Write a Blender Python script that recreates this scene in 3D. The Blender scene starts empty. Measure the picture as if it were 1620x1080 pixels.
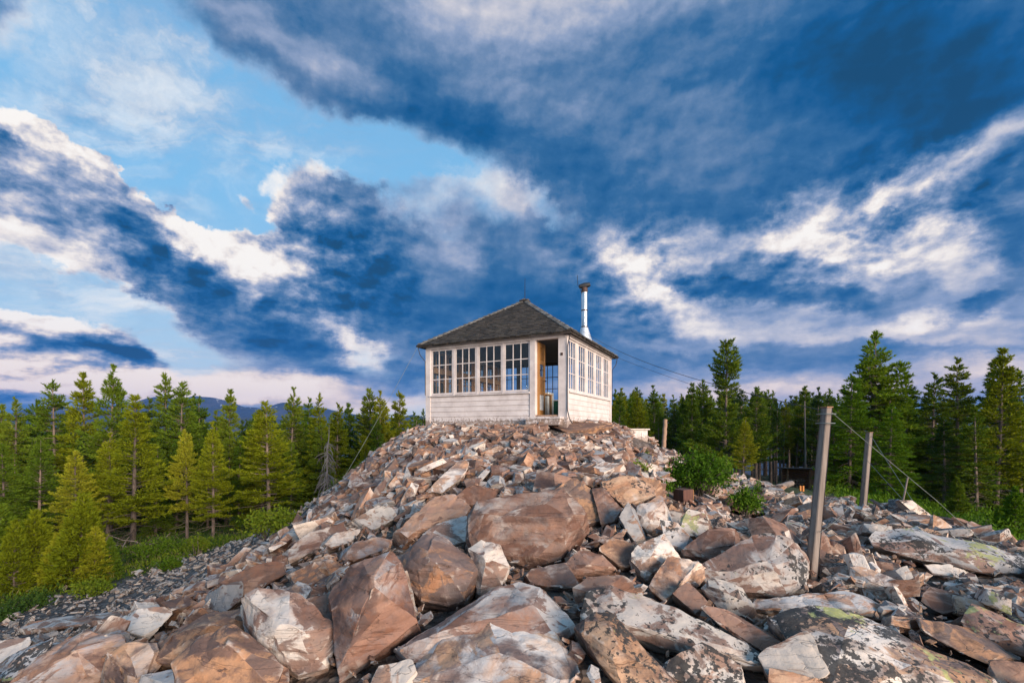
import bpy, bmesh, math, random
import numpy as np
from mathutils import Vector, Matrix, noise as mnoise

SC = bpy.context.scene
COL = SC.collection
USE_HAZE = True
F = 731.0            # focal length of the photograph in its own pixels (1620 wide, 16 mm lens)
CX, CY = 810.0, 680.0   # principal point: horizon line sits at 680 (shifted lens)

def lin(r, g, b):
    f = lambda c: (c/255/12.92) if c/255 <= .04045 else ((c/255+.055)/1.055)**2.4
    return (f(r), f(g), f(b), 1.0)

class NG:
    """small wrapper to write node graphs as expressions"""
    def __init__(self, nt):
        self.nt = nt; self.n = nt.nodes; self.l = nt.links
    def new(self, t, **kw):
        nd = self.n.new(t)
        for k, v in kw.items(): setattr(nd, k, v)
        return nd
    def put(self, sock, v):
        if isinstance(v, bpy.types.NodeSocket): self.l.new(v, sock)
        elif v is not None: sock.default_value = v
    def m(self, op, a, b=None, c=None, clamp=False):
        nd = self.new('ShaderNodeMath', operation=op, use_clamp=clamp)
        for i, v in enumerate((a, b, c)):
            if v is not None: self.put(nd.inputs[i], v)
        return nd.outputs[0]
    def vm(self, op, a, b=None):
        nd = self.new('ShaderNodeVectorMath', operation=op)
        self.put(nd.inputs[0], a)
        if b is not None:
            self.put(nd.inputs[3] if op == 'SCALE' else nd.inputs[1], b)
        return nd.outputs[0]
    def comb(self, x, y, z):
        nd = self.new('ShaderNodeCombineXYZ')
        for i, v in enumerate((x, y, z)): self.put(nd.inputs[i], v)
        return nd.outputs[0]
    def sep(self, v):
        nd = self.new('ShaderNodeSeparateXYZ'); self.put(nd.inputs[0], v); return nd.outputs
    def noise(self, vec, scale, detail=4, rough=.5, dist=0.0, lac=2.0, color=False, dim='3D'):
        nd = self.new('ShaderNodeTexNoise', noise_dimensions=dim)
        if vec is not None: self.put(nd.inputs['Vector'], vec)
        nd.inputs['Scale'].default_value = scale; nd.inputs['Detail'].default_value = detail
        nd.inputs['Roughness'].default_value = rough; nd.inputs['Distortion'].default_value = dist
        nd.inputs['Lacunarity'].default_value = lac
        return nd.outputs['Color' if color else 'Fac']
    def vor(self, vec, scale, feature='F1', rnd=1.0, out='Distance'):
        nd = self.new('ShaderNodeTexVoronoi', feature=feature)
        self.put(nd.inputs['Vector'], vec); nd.inputs['Scale'].default_value = scale
        nd.inputs['Randomness'].default_value = rnd
        return nd.outputs[out]
    def ramp(self, v, stops, interp='LINEAR'):
        nd = self.new('ShaderNodeValToRGB'); cr = nd.color_ramp; cr.interpolation = interp
        while len(cr.elements) < len(stops): cr.elements.new(1.0)
        for e, (p, c) in zip(cr.elements, stops): e.position = p; e.color = c
        self.put(nd.inputs[0], v); return nd.outputs[0]
    def rng(self, v, a, b, c=0.0, d=1.0, kind='SMOOTHSTEP'):
        nd = self.new('ShaderNodeMapRange', interpolation_type=kind)
        for i, x in enumerate((v, a, b, c, d)): self.put(nd.inputs[i], x)
        return nd.outputs[0]
    def mix(self, f, a, b, blend='MIX'):
        nd = self.new('ShaderNodeMix', data_type='RGBA', blend_type=blend)
        self.put(nd.inputs[0], f); self.put(nd.inputs[6], a); self.put(nd.inputs[7], b)
        return nd.outputs[2]
    def mapping(self, v, loc=(0,0,0), rot=(0,0,0), scale=(1,1,1), kind='POINT'):
        nd = self.new('ShaderNodeMapping', vector_type=kind)
        self.put(nd.inputs[0], v); nd.inputs[1].default_value = loc
        nd.inputs[2].default_value = rot; nd.inputs[3].default_value = scale
        return nd.outputs[0]
    def bump(self, h, strength=.3, dist=.05, normal=None):
        nd = self.new('ShaderNodeBump'); nd.inputs['Strength'].default_value = strength
        nd.inputs['Distance'].default_value = dist; self.put(nd.inputs['Height'], h)
        if normal is not None: self.put(nd.inputs['Normal'], normal)
        return nd.outputs[0]
# ------------------------------------------------------------------ sky: Nishita daylight with a cloud layer over it
SUN_AZ = math.radians(142)     # measured from +Y (view direction) towards +X: behind the camera, to its right
SUN_EL = math.radians(13)

world = bpy.data.worlds.new('World'); SC.world = world; world.use_nodes = True
def build_sky():
    g = NG(world.node_tree); g.n.clear()
    out = g.new('ShaderNodeOutputWorld')
    d = g.new('ShaderNodeTexCoord').outputs['Generated']
    x, y, z = g.sep(d)
    hyp = g.m('SQRT', g.m('MAXIMUM', g.m('ADD', g.m('MULTIPLY', x, x), g.m('MULTIPLY', y, y)), 1e-5))
    a = g.m('ARCTAN2', x, y); t = g.m('DIVIDE', z, hyp)
    P = g.comb(a, t, 0.0)                       # azimuth and rise of the direction
    zz = g.m('ADD', g.m('MAXIMUM', z, 0.0), 0.20)
    q = g.comb(g.m('DIVIDE', x, zz), g.m('DIVIDE', y, zz), 0.0)   # the cloud layer's own plane
    w1 = g.vm('SCALE', g.vm('SUBTRACT', g.noise(q, .9, 8, .62, color=True), (.5, .5, .5)), 0.22)
    w2 = g.vm('SCALE', g.vm('SUBTRACT', g.noise(d, 5.5, 8, .6, color=True), (.5, .5, .5)), 0.12)
    w3 = g.vm('SCALE', g.vm('SUBTRACT', g.noise(d, 17.0, 7, .62, color=True), (.5, .5, .5)), 0.065)
    kf = g.m('MINIMUM', g.m('MULTIPLY_ADD', g.m('MAXIMUM', t, 0.0), 1.3, .35), 1.0)
    Pw = g.vm('ADD', P, g.vm('MULTIPLY', g.vm('ADD', g.vm('ADD', w1, w2), w3), g.comb(1.0, kf, 1.0)))
    def blobs(lst, base):
        acc = base
        for (px, py, rx, ry, ang, w) in lst:
            u = (px-CX)/F; v = (CY-py)/F; k = 1/math.sqrt(1+u*u)
            a0 = math.atan(u); t0 = v*k
            J = np.array([[k*k/F, 0], [-v*u*k**3/F, -k/F]])
            R = np.array([[math.cos(math.radians(ang)), -math.sin(math.radians(ang))], [math.sin(math.radians(ang)), math.cos(math.radians(ang))]])
            U, S, _ = np.linalg.svd(J @ R @ np.diag([rx, ry]))
            if np.linalg.det(U) < 0: U[:, 1] *= -1
            p = g.mapping(Pw, (a0, t0, 0), (0, 0, math.atan2(U[1, 0], U[0, 0])), (S[0], S[1], 1), 'TEXTURE')
            gr = g.new('ShaderNodeTexGradient', gradient_type='SPHERICAL'); g.put(gr.inputs[0], p)
            b = g.rng(gr.outputs['Fac'], 0.0, 0.8, 0.0, 1.0)
            acc = g.m('MULTIPLY_ADD', b, w, acc)
        return acc
    fl = g.comb(a, g.m('ADD', t, g.m('MULTIPLY', g.m('SUBTRACT', 1.0, g.m('EXPONENT', g.m('MULTIPLY', g.m('MAXIMUM', t, 0.0), -4.5))), .42)), 0.0)   # layers lie flatter towards the horizon
    nq = g.noise(g.vm('ADD', q, g.vm('SCALE', w2, 2.0)), 1.0, 9, .56, .1)
    nd = g.noise(fl, 6.0, 9, .60, .1)
    det = g.m('ADD', g.m('MULTIPLY', g.m('SUBTRACT', nq, .5), 1.3), g.m('MULTIPLY', g.m('SUBTRACT', nd, .5), 1.3))
    puffy = blobs([(120, 330, 420, 190, 30, 1.0), (90, 560, 360, 110, 8, 1.0), (450, 400, 330, 190, 20, 1.0), (1350, 370, 360, 140, -18, .95), (1000, 430, 160, 130, 0, .8)], 0.0)
    puffy = g.m('MINIMUM', puffy, 1.0)
    # where the clouds stand: (px, py) of their middle, radii, tilt, weight
    cover = blobs([
        (900, 60, 900, 260, 8, 1.5), (1000, 250, 560, 190, 12, 1.5), (1500, 100, 420, 330, -20, 1.4), (520, 90, 420, 140, 24, 1.2), (500, 150, 240, 70, 24, .5),
        (40, 20, 130, 110, 45, .6), (90, 90, 120, 90, 40, .25),
        (110, 345, 340, 125, 32, 1.8), (30, 370, 170, 90, 22, 1.2), (340, 480, 340, 90, 28, 1.4), (30, 290, 140, 90, 20, 1.0),
        (90, 540, 260, 70, 8, 1.4), (300, 625, 700, 62, -1, 1.5), (40, 615, 150, 34, 0, .8),
        (610, 450, 320, 190, 22, 1.6), (340, 410, 170, 70, 22, .8), (510, 320, 110, 80, 20, .8), (375, 290, 36, 80, -28, .55), (430, 285, 36, 26, 0, .4),
        (850, 520, 330, 180, 10, 1.4), (1050, 440, 260, 150, 10, 1.3), (1350, 430, 480, 200, -12, 1.6), (1500, 560, 420, 140, 0, 1.5), (1150, 590, 600, 120, 0, 1.6),
        (800, 350, 200, 90, 20, .7), (670, 265, 60, 70, 20, .35),
        (330, 230, 330, 140, 30, -.55), (470, 545, 120, 36, 30, -.25), (210, 480, 200, 40, 25, -.5), (20, 462, 130, 44, 8, -.6), (880, 325, 70, 30, 20, -.5), (640, 268, 170, 36, 10, -1.0), (560, 250, 110, 60, 20, -.5),
    ], -0.42)
    dens = g.m('ADD', cover, det)
    A = g.rng(dens, g.m('MULTIPLY_ADD', puffy, .37, -.40), g.m('MULTIPLY_ADD', puffy, -.55, .70))
    wisp = g.m('MULTIPLY', g.rng(g.noise(g.mapping(g.vm('ADD', q, g.vm('SCALE', w2, 3.0)), rot=(0, 0, .6), scale=(1, 2.2, 1)), 1.3, 9, .62, .4), .42, .76), .70)
    wl = g.m('MULTIPLY', wisp, g.m('SUBTRACT', 1.0, A))
    A = g.m('MAXIMUM', A, wisp)
    thin = g.rng(dens, -.1, .9, 1.0, 0.0)
    # how bright each mass is: 0 deep blue shade, 1 cream light
    light = blobs([
        (1300, 180, 640, 230, 10, -.16), (1480, 90, 420, 260, 0, -.22), (640, 170, 320, 90, 22, -.14), (830, -10, 420, 130, 0, .30), (1050, 330, 320, 70, 15, -.12), (820, 240, 260, 80, 15, -.12), (1120, 230, 300, 60, 5, .05), (980, 90, 260, 70, 10, .05),
        (480, 100, 240, 50, 25, .26), (540, 85, 110, 36, 25, .12), (330, 60, 160, 60, 35, -.14), (60, 70, 200, 140, 20, .22), (30, 20, 80, 60, 30, -.35), (800, 150, 120, 50, 20, .10), (1090, 160, 130, 40, 5, .10),
        (55, 226, 190, 30, 36, .60), (0, 205, 70, 40, 10, .25), (10, 390, 190, 44, 30, .50), (130, 430, 120, 34, 28, .26), (200, 360, 200, 50, 30, -.16), (280, 350, 90, 36, 32, -.16), (120, 300, 150, 50, 30, .10), (90, 300, 90, 40, 30, .10), (380, 500, 280, 46, 26, -.20), (250, 415, 100, 40, 30, -.22), (480, 540, 110, 34, 20, -.2),
        (310, 395, 190, 44, 18, .46), (260, 380, 60, 30, 30, .3), (400, 425, 150, 55, 25, .30), (470, 415, 150, 60, 25, .14), (490, 310, 120, 40, 15, .22), (525, 272, 60, 24, 0, .34), (375, 300, 40, 70, -28, .22), (430, 285, 40, 26, 0, .3),
        (40, 500, 190, 34, 12, .62), (150, 492, 80, 30, 20, .45), (20, 560, 170, 26, 2, .48), (215, 565, 110, 30, 22, -.46), (150, 545, 70, 22, 20, -.28),
        (330, 606, 480, 32, -1, .60), (160, 592, 220, 24, -4, .25), (560, 632, 280, 30, 4, .40), (20, 615, 110, 18, 0, -.42), (600, 590, 150, 20, 6, -.24), (560, 545, 90, 24, 40, .36), (240, 560, 60, 20, 20, .1),
        (600, 470, 230, 90, 24, -.26), (830, 490, 170, 80, 15, -.24), (560, 350, 110, 50, 30, -.10), (690, 330, 130, 60, 40, .16), (790, 310, 130, 46, 20, .30), (700, 280, 50, 60, 10, .18), (740, 400, 60, 26, 30, .18), (770, 390, 130, 70, 30, -.12), (900, 360, 120, 40, 20, -.14),
        (965, 370, 50, 55, 50, .32), (1000, 430, 110, 55, 40, .28), (1060, 480, 140, 50, 30, .30), (1110, 392, 200, 40, -10, .34), (1320, 355, 200, 55, -22, .28), (1270, 330, 120, 40, -30, .3), (1430, 300, 290, 40, -32, .30), (1560, 240, 220, 44, -30, .40), (1290, 395, 180, 50, 15, .30), (1480, 400, 120, 60, 20, .40), (1500, 330, 110, 40, -30, .3),
        (1570, 390, 130, 70, 20, -.20), (1130, 447, 140, 22, 5, -.30), (1260, 475, 200, 20, 4, -.28), (1385, 347, 60, 24, 0, -.42), (1340, 360, 30, 16, 0, -.2), (1535, 487, 110, 24, -24, -.34), (1440, 520, 240, 24, 0, .22), (1130, 515, 220, 28, 6, .16), (1200, 420, 120, 40, 0, -.08),
        (1350, 545, 240, 18, 0, -.18), (1200, 565, 260, 18, 0, -.16), (1500, 500, 200, 22, -4, .26), (1200, 620, 560, 40, 0, .34), (1280, 590, 560, 60, 0, .12), (1560, 580, 220, 40, 0, .30), (1350, 480, 480, 150, 0, .18), (120, 340, 290, 120, 30, .14), (360, 490, 240, 70, 28, .08), (600, 420, 260, 140, 22, .05), (1050, 545, 120, 18, 10, .14),
    ], 0.375)
    # relief: the same noise sampled a little towards the light, up and to the left
    def relief(v, sc, dt, off, det_):
        return g.m('SUBTRACT', g.noise(v, sc, det_, .58), g.noise(g.vm('ADD', v, off), sc, det_, .58))
    dw = g.vm('ADD', fl, g.vm('SCALE', w2, .35))
    r1 = relief(dw, 8.0, 0, (-.028, .036, 0), 9)
    r2 = relief(dw, 2.6, 0, (-.08, .09, 0), 6)
    r3 = relief(dw, 19.0, 0, (-.010, .016, 0), 6)
    amp = g.m('MULTIPLY_ADD', puffy, .95, .30)
    L = g.m('ADD', light, g.m('MULTIPLY', g.m('ADD', g.m('ADD', r1, g.m('MULTIPLY', r3, .9)), g.m('MULTIPLY', r2, .9)), amp))
    L = g.m('ADD', L, g.m('MULTIPLY', g.m('SUBTRACT', nq, .5), .46))
    L = g.m('ADD', L, g.m('MULTIPLY', thin, g.m('MULTIPLY_ADD', puffy, .20, .20)))
    L = g.m('ADD', L, g.m('MULTIPLY', wl, .55))
    cl = g.ramp(L, [(0.0, lin(24, 74, 112)), (.13, lin(20, 88, 142)), (.27, lin(54, 106, 154)), (.41, lin(98, 131, 170)),
                    (.56, lin(144, 162, 193)), (.72, lin(198, 199, 211)), (.87, lin(244, 236, 230)), (1.0, lin(255, 250, 244))])
    low = g.m('MULTIPLY', g.rng(t, .02, .20, 1.0, 0.0), g.rng(L, .35, .8))
    cl = g.mix(low, cl, g.mix(1.0, cl, (1.10, .93, .80, 1), 'MULTIPLY'))      # sunset warmth in the lowest clouds
    sky = g.new('ShaderNodeTexSky', sky_type='NISHITA', sun_disc=False)
    sky.sun_elevation = SUN_EL; sky.sun_rotation = SUN_AZ
    sky.altitude = 1800; sky.air_density = 1.0; sky.dust_density = .6; sky.ozone_density = 1.6
    blue_lift = g.ramp(g.m('MULTIPLY', t, .8), [(0.0, lin(205, 200, 205)), (.12, lin(178, 210, 232)), (.35, lin(136, 202, 246)), (.7, lin(124, 190, 240))])
    bs0 = g.new('ShaderNodeBackground'); g.put(bs0.inputs[0], sky.outputs[0]); bs0.inputs[1].default_value = SKY_STRENGTH
    bv = g.new('ShaderNodeBackground'); g.put(bv.inputs[0], blue_lift); bv.inputs[1].default_value = CLOUD_STRENGTH      # light-blue gradient added to brighten the clear sky, not a cloud layer
    bs = g.new('ShaderNodeMixShader'); bs.inputs[0].default_value = .8; g.l.new(bs0.outputs[0], bs.inputs[1]); g.l.new(bv.outputs[0], bs.inputs[2])
    bc = g.new('ShaderNodeBackground'); g.put(bc.inputs[0], cl); bc.inputs[1].default_value = CLOUD_STRENGTH
    mx = g.new('ShaderNodeMixShader'); g.put(mx.inputs[0], A); g.l.new(bs.outputs[0], mx.inputs[1]); g.l.new(bc.outputs[0], mx.inputs[2])
    g.l.new(mx.outputs[0], out.inputs[0])
SKY_STRENGTH, CLOUD_STRENGTH = 0.09, .72
build_sky()
world.cycles.sampling_method = 'MANUAL'; world.cycles.sample_map_resolution = 512

sl = bpy.data.lights.new('sun', 'SUN'); sl.energy = 4.8; sl.angle = math.radians(30); sl.color = (1.0, .83, .68)
sun = bpy.data.objects.new('sun', sl); COL.objects.link(sun)
sd = Vector((math.sin(SUN_AZ)*math.cos(SUN_EL), math.cos(SUN_AZ)*math.cos(SUN_EL), math.sin(SUN_EL)))
sun.rotation_euler = sd.to_track_quat('Z', 'Y').to_euler()
sun.location = sd*40

cam = bpy.data.cameras.new('camera'); co = bpy.data.objects.new('camera', cam); COL.objects.link(co)
cam.sensor_width = 36; cam.lens = 36*F/1620; cam.shift_y = (CY-540)/1620; cam.clip_start = .05; cam.clip_end = 30000
co.location = (0, 0, 0); co.rotation_euler = (math.radians(90), 0, 0)
SC.camera = co
SC.view_settings.view_transform = 'Standard'; SC.view_settings.look = 'None'; SC.view_settings.exposure = .5; SC.view_settings.gamma = 1
SC.render.engine = 'CYCLES'
SC.cycles.use_denoising = True
SC.cycles.max_bounces = 6; SC.cycles.diffuse_bounces = 3; SC.cycles.transparent_max_bounces = 12
# ------------------------------------------------------------------ materials used all over
MATS = {}
def mat(name, fn):
    m = bpy.data.materials.new(name); m.use_nodes = True
    g = NG(m.node_tree); b = g.n['Principled BSDF']
    fn(g, b); MATS[name] = m; return m
def plain(name, col, rough=.7, metal=0.0, var=.12, scale=8.0, bump=.1):
    def fn(g, b):
        o = g.new('ShaderNodeTexCoord').outputs['Object']
        n = g.noise(o, scale, 6, .6)
        c1 = tuple(c*(1-var*2) for c in col[:3])+(1,); c2 = tuple(min(1, c*(1+var)) for c in col[:3])+(1,)
        g.put(b.inputs['Base Color'], g.mix(g.rng(n, .3, .7), c1, c2))
        b.inputs['Roughness'].default_value = rough; b.inputs['Metallic'].default_value = metal
        g.put(b.inputs['Normal'], g.bump(n, bump, .02))
    return mat(name, fn)

# ------------------------------------------------------------------ terrain: a height field through surveyed points
def pt(px, py, d): return ((px-CX)/F*d, d, (CY-py)/F*d)
CP = [pt(*p) for p in [
    # mound, left flank
    (640,690,13), (600,725,12.2), (560,760,11.3), (520,805,10.4), (430,872,9.3), (330,930,8.0), (200,990,6.6), (0,1050,5.0), (0,1090,4.0), (120,1090,3.7), (60,1045,4.7),
    (300,1080,3.2), (540,1085,2.9), (810,1085,2.7), (1080,1085,2.75), (1350,1085,2.9), (1600,1085,3.1), (400,968,4.5), (550,900,4.9), (600,830,6.6), (480,880,6.0), (680,760,8.2), (700,700,11),
    # middle of the mound up to the cabin
    (800,960,3.6), (800,890,4.7), (800,800,6.5), (800,740,8.6), (800,690,11.0), (900,690,10.6), (950,700,10.6), (1000,910,4.4), (1000,820,6.0), (1000,750,8.2), (1010,700,12.2),
    (1050,752,10.8), (1100,785,9.0), (1150,840,6.4), (1150,950,4.2),
    # boulder field on the right
    (1200,784,12.5), (1240,780,15), (1250,850,7), (1284,893,4.9), (1400,802,10), (1380,870,6.3), (1500,853,7.4), (1620,885,6.2), (1450,950,4.6), (1600,1000,4.0), (1300,810,9.5), (1350,1000,3.7),
    (1720,950,4.6), (1720,1085,3.3),
    # left scree and the slope below
    (100,990,9.3), (300,905,11.6), (400,855,13), (20,962,11), (200,905,13), (345,835,24), (100,850,24), (520,832,22), (250,870,17), (-150,1000,10), (-120,1085,6.5), (600,800,24),
    # behind
    (1250,778,28), (1100,750,22), (1450,800,20), (1600,835,17), (1550,805,26), (1000,740,26)]]
CP += [(1.4,11.6,.10), (-2.4,13.5,.08), (3.2,15.3,.10), (-.5,17.1,.14), (.4,14.3,.16), (-1.2,12.0,-.02), (-2.6,12.6,-.12), (2.4,12.0,.0), (.2,11.3,-.02), (-.5,18.2,-.2), (4.3,15.5,-.25), (-3.3,13.8,-.25),
       (-3.6,16.5,-1.4), (4.5,18,-1.2), (-1,21,-2.2), (5,13,-1.05),
       (10,9,-2.5), (10,13,-2.7), (9,6.2,-2.3), (14,14,-3.3), (12,6,-3.0), (16,9,-3.5), (24,12,-4.2), (20,0,-3.8),
       (6,45,-4.6), (25,45,-4.9), (45,40,-5.4), (20,80,-7), (60,70,-8), (50,15,-5.4), (-30,30,-7.4), (-18,40,-7.2), (-40,45,-10), (-45,10,-9.5), (-25,8,-7.0), (-8,30,-5.2), (-5,50,-6.6), (-30,80,-13), (0,90,-9.5),
       (0,0,-1.62), (-2,0,-1.7), (3,0,-1.75), (0,-6,-2.3), (-8,0,-3.2), (8,-4,-2.6), (-20,-10,-6.5), (30,-20,-6), (0,-40,-7), (-60,-40,-14), (60,-40,-10)]
CP = np.array(CP, dtype=float)
def _tps(r): return np.where(r > 1e-9, r*r*np.log(np.maximum(r, 1e-9)), 0.0)
_S = 10.0
_X = CP[:, :2]/_S; _n = len(_X)
_K = _tps(np.linalg.norm(_X[:, None]-_X[None], axis=2)) + np.eye(_n)*2e-4
_Pm = np.hstack([np.ones((_n, 1)), _X])
_W = np.linalg.solve(np.block([[_K, _Pm], [_Pm.T, np.zeros((3, 3))]]), np.concatenate([CP[:, 2], np.zeros(3)]))
def ground_np(x, y):
    x = np.asarray(x, float); y = np.asarray(y, float); sh = x.shape
    x = x.ravel(); y = y.ravel()
    r = np.hypot(x, y)
    s = np.minimum(1.0, 75/np.maximum(r, 1e-6)); q = np.stack([x*s, y*s], 1)/_S
    z = np.empty(len(q))
    for i in range(0, len(q), 4000):
        qq = q[i:i+4000]
        z[i:i+4000] = _tps(np.linalg.norm(qq[:, None]-_X[None], axis=2)) @ _W[:_n] + _W[_n] + qq @ _W[_n+1:]
    far = np.maximum(r-75, 0)
    z = z - 340*(1-np.exp(-far/900.0))
    return z.reshape(sh)
def ground(x, y): return float(ground_np(np.array([x]), np.array([y]))[0])
def ray_ground(px, py, d0=1.5, d1=60, n=240):
    """depth at which the line of sight through a spot meets the ground"""
    ds = np.geomspace(d0, d1, n); z = ground_np((px-CX)/F*ds, ds); zl = (CY-py)/F*ds
    k = np.nonzero(zl <= z)[0]
    return float(ds[k[0]]) if len(k) else None

# zones (0..1): bare stone, dark scree, green floor
def smooth(e0, e1, v):
    t = np.clip((v-e0)/(e1-e0), 0, 1); return t*t*(3-2*t)
_poly_stone = np.array([(-5.2,-3), (-5.2,4.5), (-5.6,7.0), (-5.0,9.5), (-4.2,11), (-3.9,13), (-3.6,16), (-1,19), (3,18.6), (5,16), (4.6,12.6), (4.9,11.0), (5.6,13.0), (6.4,16.5), (9.0,18.5), (9.6,13), (9.0,9), (8.6,7.2), (8.4,5.0), (9,0), (8,-4)])
_poly_scree = np.array([(-18,-3), (-17,6.8), (-12.8,10.4), (-10.6,12.0), (-9.4,13.6), (-9.2,15.6), (-6.4,15.6), (-5.2,13), (-4,12), (-4,5), (-4,-3)])
def poly_dist(poly, x, y):
    """signed distance, positive inside"""
    x = np.asarray(x, float); y = np.asarray(y, float)
    inside = np.zeros(x.shape, bool); dm = np.full(x.shape, 1e9)
    for (x0, y0), (x1, y1) in zip(poly, np.roll(poly, -1, 0)):
        c = ((y0 > y) != (y1 > y)) & (x < (x1-x0)*(y-y0)/(y1-y0+1e-12)+x0); inside ^= c
        t = np.clip(((x-x0)*(x1-x0)+(y-y0)*(y1-y0))/((x1-x0)**2+(y1-y0)**2), 0, 1)
        dm = np.minimum(dm, np.hypot(x-x0-t*(x1-x0), y-y0-t*(y1-y0)))
    return np.where(inside, dm, -dm)

def build_ground():
    rr = np.concatenate([np.linspace(.4, 30, 150), np.geomspace(30.4, 9000, 60)])
    th = np.concatenate([np.linspace(-60, 60, 241), np.linspace(62, 298, 80)])
    R, T = np.meshgrid(rr, np.radians(th), indexing='ij')
    Xg = R*np.sin(T); Yg = R*np.cos(T); Zg = ground_np(Xg, Yg)
    nz = np.array([mnoise.fractal(Vector((a*1.3, b*1.3, 0)), 1.0, 2.0, 4) for a, b in zip(Xg.ravel(), Yg.ravel())]).reshape(Xg.shape)
    st = smooth(-.5, .5, poly_dist(_poly_stone, Xg, Yg)+nz*.6); sc = smooth(-.4, .4, poly_dist(_poly_scree, Xg, Yg)+nz*.7)
    Zg = Zg + nz*.05*(1-.5*st)*np.where(R < 60, 1, 4) - .10*st
    nr, nt = Xg.shape
    v = np.stack([Xg, Yg, Zg], -1).reshape(-1, 3)
    f = []
    for i in range(nr-1):
        for j in range(nt):
            k = (j+1) % nt
            f.append((i*nt+j, i*nt+k, (i+1)*nt+k, (i+1)*nt+j))
    c = len(v); v = np.vstack([v, [[0, 0, ground(0, 0)-.1]]])
    f += [(c, (j+1) % nt, j) for j in range(nt)]
    me = bpy.data.meshes.new('ground'); me.from_pydata(v.tolist(), [], f); me.update()
    me.polygons.foreach_set('use_smooth', [True]*len(me.polygons))
    for nm, ar in (('stone', st), ('scree', sc)):
        at = me.attributes.new(nm, 'FLOAT', 'POINT'); at.data.foreach_set('value', np.append(ar.ravel(), 1).astype(np.float32))
    o = bpy.data.objects.new('ground', me); COL.objects.link(o); o['kind'] = 'structure'
    def fn(g, b):
        p = g.new('ShaderNodeTexCoord').outputs['Object']
        s = g.new('ShaderNodeAttribute', attribute_name='stone').outputs['Fac']; sc_ = g.new('ShaderNodeAttribute', attribute_name='scree').outputs['Fac']
        n1 = g.noise(p, 1.2, 8, .65); n2 = g.noise(p, 14, 6, .7); vo = g.vor(p, 16, out='Color'); vd = g.vor(p, 16)
        green = g.ramp(n1, [(.25, (.020,.030,.008,1)), (.45, (.040,.062,.012,1)), (.6, (.060,.085,.016,1)), (.8, (.075,.070,.028,1))])
        chip = g.ramp(g.sep(vo)[0], [(0, (.07,.05,.04,1)), (.4, (.16,.12,.10,1)), (.7, (.25,.17,.12,1)), (1, (.33,.29,.27,1))])
        dark = g.ramp(g.sep(vo)[1], [(0, (.035,.035,.04,1)), (.55, (.085,.085,.09,1)), (.85, (.18,.17,.17,1)), (1, (.30,.24,.2,1))])
        c = g.mix(sc_, green, dark); c = g.mix(s, c, chip)
        g.put(b.inputs['Base Color'], g.mix(g.rng(n2, .3, .75), g.mix(1.0, c, (.55,.5,.45,1), 'MULTIPLY'), c))
        b.inputs['Roughness'].default_value = .95
        g.put(b.inputs['Normal'], g.bump(g.m('ADD', vd, g.m('MULTIPLY', n2, .6)), .8, .05))
    me.materials.append(mat('ground_cover', fn))
build_ground()

# ------------------------------------------------------------------ far ridges, and the air in front of them
def ridge(name, prof, dist, depth, mcol, seed, base=-150):
    """prof: (px, py) of the crest as seen; built as a real ridge with slopes on both sides"""
    px = np.array([p[0] for p in prof], float); py = np.array([p[1] for p in prof], float)
    n = 420; xs = np.linspace(px[0], px[-1], n); ys = np.interp(xs, px, py)
    rows = 40; V = []
    for j in range(rows):
        s = j/(rows-1)*2-1                                   # -1 foot in front, 0 crest, 1 foot behind
        for i in range(n):
            az = (xs[i]-CX)/F; D = dist + s*depth
            cx = az*dist*(1+.25*s*depth/dist); hz = (CY-ys[i])/F*dist
            rel = 1-abs(s)
            z = base + (hz-base)*(rel**.9)
            spur = mnoise.ridged_multi_fractal(Vector((cx/900+seed, s*1.1, seed)), 1.0, 2.1, 6, 1.0, 2.0)
            z += (spur-1.0)*70*(min(1, abs(s)*3))*(1-abs(s)) + mnoise.fractal(Vector((cx/160, D/160, seed)), 1, 2, 5)*9
            V.append((cx, D, z))
    Fc = [(j*n+i, j*n+i+1, (j+1)*n+i+1, (j+1)*n+i) for j in range(rows-1) for i in range(n-1)]
    me = bpy.data.meshes.new(name); me.from_pydata(V, [], Fc); me.polygons.foreach_set('use_smooth', [True]*len(Fc))
    o = bpy.data.objects.new(name, me); COL.objects.link(o); o['kind'] = 'structure'; me.materials.append(mcol); return o
def mtn(g, b):
    p = g.new('ShaderNodeTexCoord').outputs['Object']
    z = g.sep(p)[2]
    n = g.noise(p, .006, 9, .65); n2 = g.noise(p, .03, 6, .7)
    c = g.ramp(n, [(.3, (.012,.022,.024,1)), (.5, (.022,.034,.034,1)), (.62, (.05,.052,.055,1)), (.8, (.07,.07,.07,1))])
    hi = g.rng(g.m('ADD', z, g.m('MULTIPLY', g.m('SUBTRACT', n, .5), 260)), 130, 190)
    snow = g.m('MULTIPLY', hi, g.rng(g.noise(p, .018, 5, .7, .6), .60, .66))
    g.put(b.inputs['Base Color'], g.mix(snow, c, (.75,.78,.82,1))); b.inputs['Roughness'].default_value = 1
    g.put(b.inputs['Normal'], g.bump(n2, 1.0, 25))
MT = mat('mountain_slope', mtn)
ridge('mountain', [(-700,640), (-350,620), (-60,655), (0,658), (70,642), (150,644), (200,638), (250,625), (285,632), (310,625), (345,628), (385,643), (415,645), (450,636), (520,646), (575,656), (625,660), (655,655), (700,662), (800,668), (1000,672), (1500,670), (2400,660)], 3300, 900, MT, 3.7)
ridge('hills', [(-700,672), (-100,668), (80,662), (260,664), (420,660), (560,668), (680,664), (900,672), (1500,674), (2400,668)], 2000, 520, MT, 8.1, base=-200)

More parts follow.
